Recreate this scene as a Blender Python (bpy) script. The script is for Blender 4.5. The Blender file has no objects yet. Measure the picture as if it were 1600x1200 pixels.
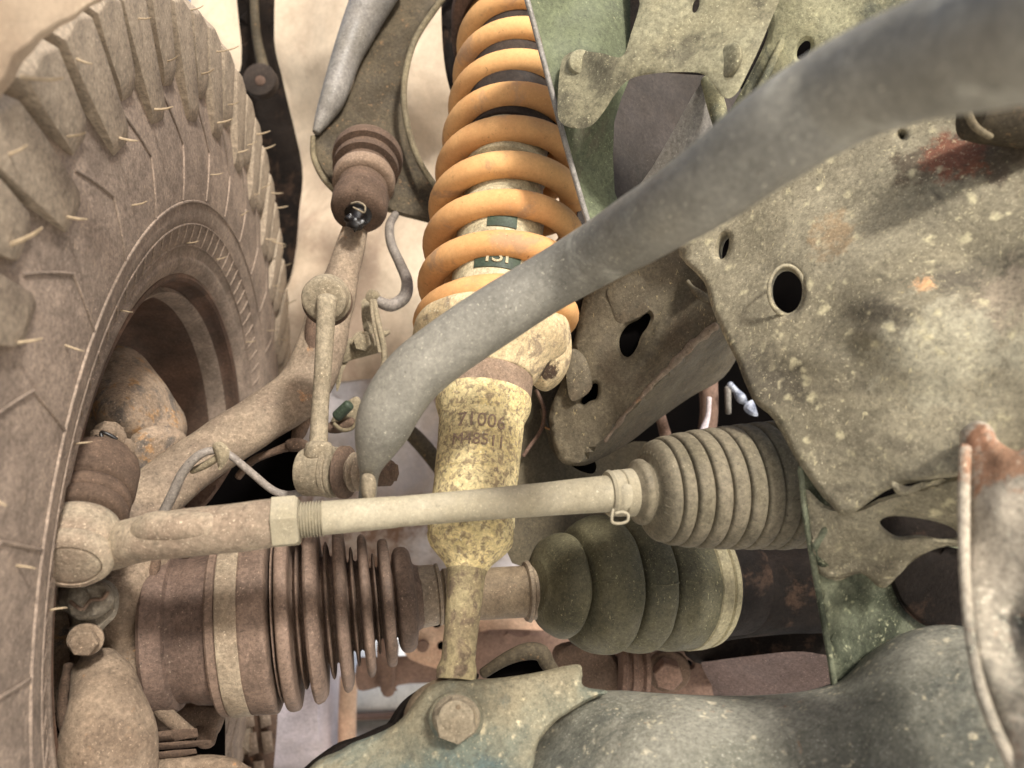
import bpy, bmesh, math, random
import numpy as np
from mathutils import Vector, Matrix, noise
from mathutils.geometry import delaunay_2d_cdt
random.seed(7)
S = bpy.context.scene
COL = S.collection
R_ = math.radians
# ------------------------------------------------------------------ camera
LENS = 26.0
K = 36.0 / LENS / 1600.0                     # metres per pixel of the photograph, per metre of distance
cd = bpy.data.cameras.new("camera"); cam = bpy.data.objects.new("camera", cd); COL.objects.link(cam)
cam.location = (0, 0, 0); cam.rotation_euler = (R_(90), 0, 0)
cd.lens = LENS; cd.sensor_width = 36; cd.clip_start = .01; cd.clip_end = 2000
cd.dof.use_dof = True; cd.dof.focus_distance = .47; cd.dof.aperture_fstop = 7
S.camera = cam
# ------------------------------------------------------------------ world, sun, exposure
SUN_EL, SUN_AZ = 40, 152                     # degrees; azimuth measured clockwise from +Y (behind the camera)
w = bpy.data.worlds.new("World"); S.world = w; w.use_nodes = True
nt = w.node_tree; nt.nodes.clear()
wo = nt.nodes.new('ShaderNodeOutputWorld'); bg = nt.nodes.new('ShaderNodeBackground')
sky = nt.nodes.new('ShaderNodeTexSky'); sky.sky_type = 'NISHITA'; sky.sun_disc = False
sky.sun_elevation = R_(SUN_EL); sky.sun_rotation = R_(SUN_AZ); sky.air_density = 1.0; sky.dust_density = 4.0; sky.ozone_density = .6
bg.inputs[1].default_value = .11
nt.links.new(sky.outputs[0], bg.inputs[0]); nt.links.new(bg.outputs[0], wo.inputs[0])
sd = bpy.data.lights.new("sun", 'SUN'); sun = bpy.data.objects.new("sun", sd); COL.objects.link(sun)
sd.energy = 3.6; sd.angle = R_(7); sd.color = (1, .97, .92)
sv = Vector((math.sin(R_(SUN_AZ)) * math.cos(R_(SUN_EL)), math.cos(R_(SUN_AZ)) * math.cos(R_(SUN_EL)), math.sin(R_(SUN_EL))))
sun.rotation_euler = sv.to_track_quat('Z', 'Y').to_euler()
S.view_settings.view_transform = 'Standard'; S.view_settings.look = 'None'
S.view_settings.exposure = .6; S.view_settings.gamma = 1
S.render.engine = 'CYCLES'
S.cycles.max_bounces = 8; S.cycles.diffuse_bounces = 5

# ------------------------------------------------------------------ helpers
def P(px, py, Y): return Vector(((px - 800) * K * Y, Y, (600 - py) * K * Y))
def lin(c):
    return tuple((x / 255 / 12.92) if x < 10.3 else ((x / 255 + .055) / 1.055) ** 2.4 for x in c)
def rgba(c, f=1.0):
    c = lin(c); g_ = .3 * c[0] + .59 * c[1] + .11 * c[2]
    return tuple(max(.0015, min(.9, (g_ + (v - g_) * .93) * f)) for v in c) + (1,)

def tag(o, label=None, cat=None, group=None, kind=None):
    if label: o['label'] = label
    if cat: o['category'] = cat
    if group: o['group'] = group
    if kind: o['kind'] = kind
    return o

def mat(name, c1, c2=None, sc=30, spk=None, spk_amt=0.0, spk_sc=260, rust=None, rust_amt=0.0, rust_sc=22,
        scr=None, scr_amt=0.0, scr_dir=(1, 1, 1), dark=None, dark_amt=0.0, dark_sc=14, rough=.75, bump=.35, bsc=420, metal=0.0, spec=.3, f=1.0, grain=1.25, patches=(), splat=None):
    m = bpy.data.materials.new(name); m.use_nodes = True
    n = m.node_tree.nodes; l = m.node_tree.links; n.clear()
    out = n.new('ShaderNodeOutputMaterial'); b = n.new('ShaderNodeBsdfPrincipled'); l.new(b.outputs[0], out.inputs[0])
    b.inputs['Roughness'].default_value = rough; b.inputs['Metallic'].default_value = metal
    b.inputs['Specular IOR Level'].default_value = spec
    tc = n.new('ShaderNodeTexCoord'); co = tc.outputs['Object']
    def nz(scale, detail=5, rg=.6, vec=co, dist=0.0):
        t = n.new('ShaderNodeTexNoise'); t.inputs['Scale'].default_value = scale; t.inputs['Detail'].default_value = detail
        t.inputs['Roughness'].default_value = rg; t.inputs['Distortion'].default_value = dist; l.new(vec, t.inputs['Vector']); return t.outputs[0]
    def ramp(src, a, bb, va=0.0, vb=1.0):
        r = n.new('ShaderNodeMapRange'); r.interpolation_type = 'SMOOTHSTEP'; l.new(src, r.inputs[0])
        for i, v in zip((1, 2, 3, 4), (a, bb, va, vb)): r.inputs[i].default_value = v
        return r.outputs[0]
    def mix(fac, A, B, mode='MIX'):
        x = n.new('ShaderNodeMix'); x.data_type = 'RGBA'; x.blend_type = mode
        if isinstance(fac, float): x.inputs[0].default_value = fac
        else: l.new(fac, x.inputs[0])
        for idx, v in ((6, A), (7, B)):
            if isinstance(v, tuple): x.inputs[idx].default_value = v
            else: l.new(v, x.inputs[idx])
        return x.outputs[2]
    c2 = c2 or tuple(v * .8 for v in c1)
    col = mix(ramp(nz(sc, 6, .62), .36, .64), rgba(c1, f), rgba(c2, f))
    if dark: col = mix(ramp(nz(dark_sc, 6, .68, dist=.6), .62 - .3 * dark_amt, .72 - .25 * dark_amt), col, rgba(dark, f))
    if rust: col = mix(ramp(nz(rust_sc, 8, .72, dist=.3), .66 - .28 * rust_amt, .74 - .26 * rust_amt), col, rgba(rust, f))
    for (ppx, ppy, pY, pr_, pc) in patches:      # stains, and the frame's painted shade, that sit at one place of the thing
        ge = n.new('ShaderNodeNewGeometry'); sb_ = n.new('ShaderNodeVectorMath'); sb_.operation = 'DISTANCE'; l.new(ge.outputs['Position'], sb_.inputs[0]); sb_.inputs[1].default_value = P(ppx, ppy, pY)
        ns_ = n.new('ShaderNodeMath'); ns_.operation = 'MULTIPLY_ADD'; l.new(nz(2.2 / pr_, 6, .7), ns_.inputs[0]); ns_.inputs[1].default_value = pr_ * 2.4; l.new(sb_.outputs['Value'], ns_.inputs[2])
        col = mix(ramp(ns_.outputs[0], pr_ * 1.75, pr_ * 2.25, 1, 0), col, rgba(pc, f))
    if splat:
        sc_, am_, cc_ = splat
        v2 = n.new('ShaderNodeTexVoronoi'); v2.inputs['Scale'].default_value = sc_
        w2 = n.new('ShaderNodeTexNoise'); w2.inputs['Scale'].default_value = sc_ * 1.8; w2.inputs['Detail'].default_value = 4; l.new(co, w2.inputs[0])
        a2_ = n.new('ShaderNodeVectorMath'); a2_.operation = 'MULTIPLY_ADD'; l.new(w2.outputs['Color'], a2_.inputs[0]); a2_.inputs[1].default_value = (.9 / sc_,) * 3; l.new(co, a2_.inputs[2]); l.new(a2_.outputs[0], v2.inputs['Vector'])
        m2 = n.new('ShaderNodeMath'); m2.operation = 'MULTIPLY'; l.new(ramp(v2.outputs['Distance'], .10, .36, 1, 0), m2.inputs[0]); l.new(ramp(nz(sc_ * .5, 3, .7), .60 - .2 * am_, .72 - .2 * am_, 0, .8), m2.inputs[1])
        col = mix(m2.outputs[0], col, rgba(cc_, f))
    fine = nz(bsc, 6, .78)
    fk = nz(760, 4, .62, dist=.5); fm = nz(sc * 1.7, 4, .7)
    def mul(a_, b_):
        x = n.new('ShaderNodeMath'); x.operation = 'MULTIPLY'; l.new(a_, x.inputs[0]); l.new(b_, x.inputs[1]); return x.outputs[0]
    col = mix(mul(ramp(fk, .60, .70, 0, .75 * min(1, grain)), ramp(fm, .40, .62, .25, 1)), col, rgba(tuple(min(250, v * 1.34 + 8) for v in c1), f))     # pale dust flecks
    col = mix(mul(ramp(fk, .40, .31, 0, .8 * min(1, grain)), ramp(fm, .60, .40, .25, 1)), col, rgba(tuple(v * .52 for v in c1), f))                     # pits
    blot = nz(sc * 4.5, 5, .7, dist=.4)
    col = mix(1.0, col, mixv(n, l, blot, .22 * grain), 'MULTIPLY')
    col = mix(1.0, col, mixv(n, l, fine, .42 * grain), 'MULTIPLY')
    if spk:
        v = n.new('ShaderNodeTexVoronoi'); v.inputs['Scale'].default_value = spk_sc * 1.7
        wn = n.new('ShaderNodeTexNoise'); wn.inputs['Scale'].default_value = spk_sc * 1.5; l.new(co, wn.inputs[0])
        wa = n.new('ShaderNodeVectorMath'); wa.operation = 'MULTIPLY_ADD'; l.new(wn.outputs['Color'], wa.inputs[0]); wa.inputs[1].default_value = (1.4 / spk_sc,) * 3; l.new(co, wa.inputs[2]); l.new(wa.outputs[0], v.inputs['Vector'])
        mask = n.new('ShaderNodeMath'); mask.operation = 'MULTIPLY'
        l.new(ramp(v.outputs['Distance'], .12, .42, 1, 0), mask.inputs[0])
        v.inputs['Randomness'].default_value = 1
        l.new(ramp(nz(spk_sc * .7, 3, .7), .62 - .2 * spk_amt, .78 - .2 * spk_amt, 0, .75), mask.inputs[1])
        col = mix(mask.outputs[0], col, rgba(spk, f))
    if scr:
        mp = n.new('ShaderNodeMapping'); mp.inputs['Scale'].default_value = scr_dir; mp.inputs['Rotation'].default_value = (.3, .5, .2); l.new(co, mp.inputs[0])
        col = mix(ramp(nz(900, 2, .5, vec=mp.outputs[0], dist=1.2), .70 - .1 * scr_amt, .76 - .1 * scr_amt, 0, .8), col, rgba(scr, f))
    l.new(col, b.inputs['Base Color'])
    l.new(ramp(nz(sc * 2.2, 5, .6), .3, .7, max(.2, rough - .14), min(1, rough + .16)), b.inputs['Roughness'])
    bp = n.new('ShaderNodeBump'); bp.inputs['Strength'].default_value = bump; bp.inputs['Distance'].default_value = .0012
    ad = n.new('ShaderNodeMath'); ad.operation = 'ADD'; l.new(fine, ad.inputs[0]); l.new(nz(sc * 3, 6, .7), ad.inputs[1])
    l.new(ad.outputs[0], bp.inputs['Height']); l.new(bp.outputs[0], b.inputs['Normal'])
    return m
def mixv(n, l, src, a=.3):
    r = n.new('ShaderNodeMapRange'); l.new(src, r.inputs[0])
    for i, v in zip((1, 2, 3, 4), (.28, .72, 1 - a, 1 + a * .75)): r.inputs[i].default_value = v
    c = n.new('ShaderNodeCombineColor')
    for i in range(3): l.new(r.outputs[0], c.inputs[i])
    return c.outputs[0]

def mk(name, verts, faces, material, parent=None, smooth=38, bevel=0, rel=None):
    """link one mesh object; vertices are world coordinates, the origin goes to their middle"""
    vs = [Vector(v) for v in verts]
    lo = Vector([min(v[i] for v in vs) for i in range(3)]); hi = Vector([max(v[i] for v in vs) for i in range(3)])
    c = (lo + hi) / 2
    me = bpy.data.meshes.new(name)
    me.from_pydata([v - c for v in vs], [], faces); me.validate()
    bm = bmesh.new(); bm.from_mesh(me)
    bmesh.ops.recalc_face_normals(bm, faces=bm.faces)
    if bevel:
        es = [e for e in bm.edges if len(e.link_faces) == 2 and e.calc_face_angle(0) > R_(30)]
        bmesh.ops.bevel(bm, geom=es, offset=bevel, segments=2, profile=.6, affect='EDGES')
    bm.to_mesh(me); bm.free()
    me.polygons.foreach_set('use_smooth', [True] * len(me.polygons))
    me.set_sharp_from_angle(angle=R_(smooth))
    me.materials.append(material)
    o = bpy.data.objects.new(name, me); COL.objects.link(o)
    if parent: put(o, parent, c)
    else: o.location = c
    return o
def wloc(o):
    v = o.location.copy()
    while o.parent: o = o.parent; v += o.location
    return v
def put(o, parent, c): o.parent = parent; o.location = Vector(c) - wloc(parent)
def thing(name, p, label, cat, group=None):
    o = bpy.data.objects.new(name, None); COL.objects.link(o); o.location = p; o.empty_display_size = .02
    return tag(o, label, cat, group)

def crom(pts, n=8, closed=False):
    a = np.array(pts, float); m = len(a); out = []
    for i in range(m if closed else m - 1):
        if closed: p0, p1, p2, p3 = a[(i - 1) % m], a[i], a[(i + 1) % m], a[(i + 2) % m]
        else: p0, p1, p2, p3 = a[max(i - 1, 0)], a[i], a[i + 1], a[min(i + 2, m - 1)]
        for k in range(n):
            t = k / n
            out.append(.5 * ((2 * p1) + (-p0 + p2) * t + (2 * p0 - 5 * p1 + 4 * p2 - p3) * t * t + (-p0 + 3 * p1 - 3 * p2 + p3) * t ** 3))
    if not closed: out.append(a[-1])
    return np.array(out)

def tube(name, pts, material, parent=None, n=8, seg=28, squash=None, wob=0, cap=.6, world=False, wobs=40, smooth=50):
    """swept round bar; pts are (px, py, distance, half width in px), or world x, y, z, radius"""
    a = crom(pts, n)
    if world: c = [Vector(q[:3]) for q in a]; r = [q[3] for q in a]
    else: c = [P(q[0], q[1], q[2]) for q in a]; r = [q[3] * K * q[2] for q in a]
    # rounded ends
    def ext(i, j):
        d = (c[i] - c[j]).normalized(); rr = r[i]
        return [(c[i] + d * rr * cap * math.sin(x), rr * math.cos(x)) for x in (.4, .8, 1.15, 1.45)]
    if cap:
        s, e = ext(0, 1), ext(-1, -2)
        c = [q[0] for q in s[::-1]] + c + [q[0] for q in e]; r = [q[1] for q in s[::-1]] + r + [q[1] for q in e]
    V, F = [], []; t0 = (c[1] - c[0]).normalized()
    up = Vector((0, 1, 0)); up = (up - up.dot(t0) * t0).normalized() if abs(up.dot(t0)) < .95 else t0.orthogonal().normalized()
    for i, p in enumerate(c):
        t = (c[min(i + 1, len(c) - 1)] - c[max(i - 1, 0)]).normalized()
        up = (up - up.dot(t) * t).normalized(); sd_ = t.cross(up)
        for k in range(seg):
            x = 2 * math.pi * k / seg
            d = sd_ * math.cos(x) + up * math.sin(x) * (squash or 1)
            rr = r[i]
            q = p + d * rr
            if wob: q += d.normalized() * wob * noise.noise(q * wobs)
            V.append(q)
    m = len(c)
    for i in range(m - 1):
        for k in range(seg):
            F.append((i * seg + k, i * seg + (k + 1) % seg, (i + 1) * seg + (k + 1) % seg, (i + 1) * seg + k))
    F.append(tuple(range(seg))); F.append(tuple(range((m - 1) * seg, m * seg)))
    return mk(name, V, F, material, parent, smooth)

def ray_line(A, B, s, ax):
    """world point of line AB that is seen at screen x (ax 0) or y (ax 1)"""
    D = B - A; v = (s - 800) * K if ax == 0 else (600 - s) * K; c = 0 if ax == 0 else 2
    t = (v * A[1] - A[c]) / (D[c] - v * D[1])
    return A + D * t
def lathe(name, A, B, prof, material, parent=None, ax=0, seg=64, smooth=35, wob=0, wobs=60, closed=True):
    """turned shape about the axis AB; prof is (screen x or y on the axis, half height in px)"""
    A, B = P(*A), P(*B); t = (B - A).normalized(); u = t.orthogonal().normalized(); v = t.cross(u)
    V, F = [], []
    for s, r in prof:
        c = ray_line(A, B, s, ax); rr = r * K * c.y
        for k in range(seg):
            x = 2 * math.pi * k / seg; d = u * math.cos(x) + v * math.sin(x); q = c + d * rr
            if wob: q += d * wob * noise.noise(q * wobs)
            V.append(q)
    m = len(prof)
    for i in range(m - 1):
        for k in range(seg):
            F.append((i * seg + k, i * seg + (k + 1) % seg, (i + 1) * seg + (k + 1) % seg, (i + 1) * seg + k))
    if closed: F.append(tuple(range(seg))); F.append(tuple(range((m - 1) * seg, m * seg)))
    return mk(name, V, F, material, parent, smooth)
def rings(prof, n=5):
    return [tuple(q) for q in crom(prof, n)]

def disc(name, c, axis, rr, h, material, parent=None, seg=40, prof=None, bevel=0, rot=0, smooth=35):
    """short turned piece: base centre c, axis direction, profile of (height fraction, radius fraction)"""
    t = Vector(axis).normalized(); u = (Vector((0, 0, 1)) - t * t.z); u = u.normalized() if u.length > .05 else t.orthogonal().normalized(); v = t.cross(u)
    prof = prof or [(0, 1), (.8, 1), (.95, .95), (1, .85)]
    V, F = [], []
    for hf, rf in prof:
        for k in range(seg):
            x = 2 * math.pi * k / seg + rot
            V.append(Vector(c) + t * hf * h + (u * math.cos(x) + v * math.sin(x)) * rr * rf)
    m = len(prof)
    for i in range(m - 1):
        for k in range(seg):
            F.append((i * seg + k, i * seg + (k + 1) % seg, (i + 1) * seg + (k + 1) % seg, (i + 1) * seg + k))
    F.append(tuple(range(seg))); F.append(tuple(range((m - 1) * seg, m * seg)))
    return mk(name, V, F, material, parent, smooth, bevel)
def bolt(c, axis, rr, h, material, parent, name='bolt_head', washer=1.35, rot=.2, wm=None):
    """flange and a bevelled hexagon on it"""
    b = disc(name, Vector(c), axis, rr, h, material, parent, seg=6, prof=[(0, 1), (.86, 1), (1, .9)], rot=rot, smooth=20)
    if washer:
        disc('washer', Vector(c) - Vector(axis).normalized() * .0005, axis, rr * washer, h * .28, wm or material, b if parent else None, seg=36)
    return b

def slab(name, outline, depth, material, parent=None, thick=.02, edge=.004, holes=(), grid=14, wav=0, wavs=25, cr=4, direc=None, extra=None, back_edge=None, smooth=42):
    """a plate or casting: outline in px at its own distance, real thickness, rounded rim"""
    o = crom(outline, cr, True) if cr > 1 else np.array(outline, float)
    ctrl = np.array(depth if isinstance(depth, (list, tuple)) else [(0, 0, depth)], float)
    if len(ctrl) == 1: dep = lambda q: np.full(len(q), ctrl[0, 2])
    else:
        def dep(q):
            A = np.c_[np.ones(len(ctrl)), ctrl[:, :2] / 1000]; co = np.linalg.lstsq(A, ctrl[:, 2], rcond=None)[0]
            base = np.c_[np.ones(len(q)), q / 1000] @ co; res = ctrl[:, 2] - A @ co
            d = ((q[:, None] - ctrl[None, :, :2]) ** 2).sum(2) + 400.; ww = d ** -1.5
            return base + (ww * res).sum(1) / ww.sum(1)
    loops = [o] + [crom(h, 4, True) if len(h) < 20 else np.array(h, float) for h in holes]
    Ymean = float(dep(o.mean(0)[None])[0])
    segA = np.concatenate([lp for lp in loops]); segB = np.concatenate([np.roll(lp, -1, 0) for lp in loops])
    def edist(q):
        out = np.empty(len(q))
        for i0 in range(0, len(q), 400):
            z = q[i0:i0 + 400, None]; d = segB - segA; t = np.clip(((z - segA) * d).sum(2) / np.maximum((d * d).sum(1), 1e-9), 0, 1)
            out[i0:i0 + 400] = np.sqrt(((segA + t[..., None] * d - z) ** 2).sum(2)).min(1)
        return out
    def inside(q, lp):
        x, y = q[:, 0], q[:, 1]; r = np.zeros(len(q), bool); a, b = lp, np.roll(lp, -1, 0)
        for (x1, y1), (x2, y2) in zip(a, b):
            if y1 == y2: continue
            r ^= ((y1 > y) != (y2 > y)) & (x < (x2 - x1) * (y - y1) / (y2 - y1) + x1)
        return r
    ep = edge / (K * Ymean)
    pts = []
    for lp in loops:
        d = np.roll(lp, -1, 0) - np.roll(lp, 1, 0); nn = np.c_[-d[:, 1], d[:, 0]]; nn /= np.maximum(np.linalg.norm(nn, axis=1), 1e-6)[:, None]
        for f_ in (.06, .2, .45, .75, 1.05):
            for s in (1, -1): pts.append((lp + nn * s * ep * f_, f_ * ep))
    gx, gy = np.meshgrid(np.arange(o[:, 0].min(), o[:, 0].max(), grid), np.arange(o[:, 1].min(), o[:, 1].max(), grid))
    g = np.c_[gx.ravel(), gy.ravel()] + np.random.RandomState(3).uniform(-.2, .2, (gx.size, 2)) * grid
    pts.append((g, ep * 1.15))
    inner = []
    for q, md in pts:
        k = inside(q, o)
        for h in loops[1:]: k &= ~inside(q, h)
        q = q[k]
        if len(q): inner.append(q[edist(q) > md * .93 + .3])
    inner = np.concatenate(inner) if inner else np.zeros((0, 2))
    allp = np.concatenate([segA, inner]); cons = []; base = 0
    for lp in loops:
        m = len(lp); cons += [(base + i, base + (i + 1) % m) for i in range(m)]; base += m
    r = delaunay_2d_cdt([Vector(q) for q in allp], cons, [], 2, 1e-4)
    q = np.array([tuple(v) for v in r[0]]); tris = [tuple(f) for f in r[2]]
    keep = inside(np.array([q[list(t)].mean(0) for t in tris]), o)
    for h in loops[1:]: keep &= ~inside(np.array([q[list(t)].mean(0) for t in tris]), h)
    tris = [t for t, kk in zip(tris, keep) if kk]
    D = dep(q); ed = edist(q) * K * Ymean
    e = 1 - np.sqrt(np.clip(1 - (1 - np.clip(ed / max(edge, 1e-6), 0, 1)) ** 2, 0, 1))
    if extra: D = D + np.array([extra(x, y) for x, y in q])
    F_ = D + e * min(edge, thick * .49) if edge < thick * .5 else D + e * thick * .49
    c0 = o.mean(0); dr = direc if direc is not None else P(c0[0], c0[1], 1).normalized()
    dr = Vector(dr).normalized()
    V = []
    for (x, y), z in zip(q, F_):
        v = P(x, y, z)
        if wav: v += Vector((0, 1, 0)) * wav * noise.noise(v * wavs) + Vector((0, 1, 0)) * wav * .4 * noise.noise(v * wavs * 3)
        V.append(v)
    n0 = len(V)
    be = min(edge, thick * .49)
    for (x, y), z, ee in zip(q, D, e): V.append(P(x, y, z) + dr * (thick - ee * be))
    F = tris + [tuple(i + n0 for i in t[::-1]) for t in tris]
    cnt = {}
    for t in tris:
        for i in range(3):
            a, b = t[i], t[(i + 1) % 3]; kx = (min(a, b), max(a, b)); cnt[kx] = cnt.get(kx, 0) + 1
    F += [(a, b, b + n0, a + n0) for (a, b), n_ in cnt.items() if n_ == 1]
    used = sorted({i for f_ in F for i in f_}); mp = {k: i for i, k in enumerate(used)}
    return mk(name, [V[i] for i in used], [tuple(mp[i] for i in f_) for f_ in F], material, parent, smooth)
def ell(cx, cy, rx, ry, n=28, rot=0):
    return [(cx + rx * math.cos(a) * math.cos(rot) - ry * math.sin(a) * math.sin(rot), cy + rx * math.cos(a) * math.sin(rot) + ry * math.sin(a) * math.cos(rot)) for a in [2 * math.pi * k / n for k in range(n)]]

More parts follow.
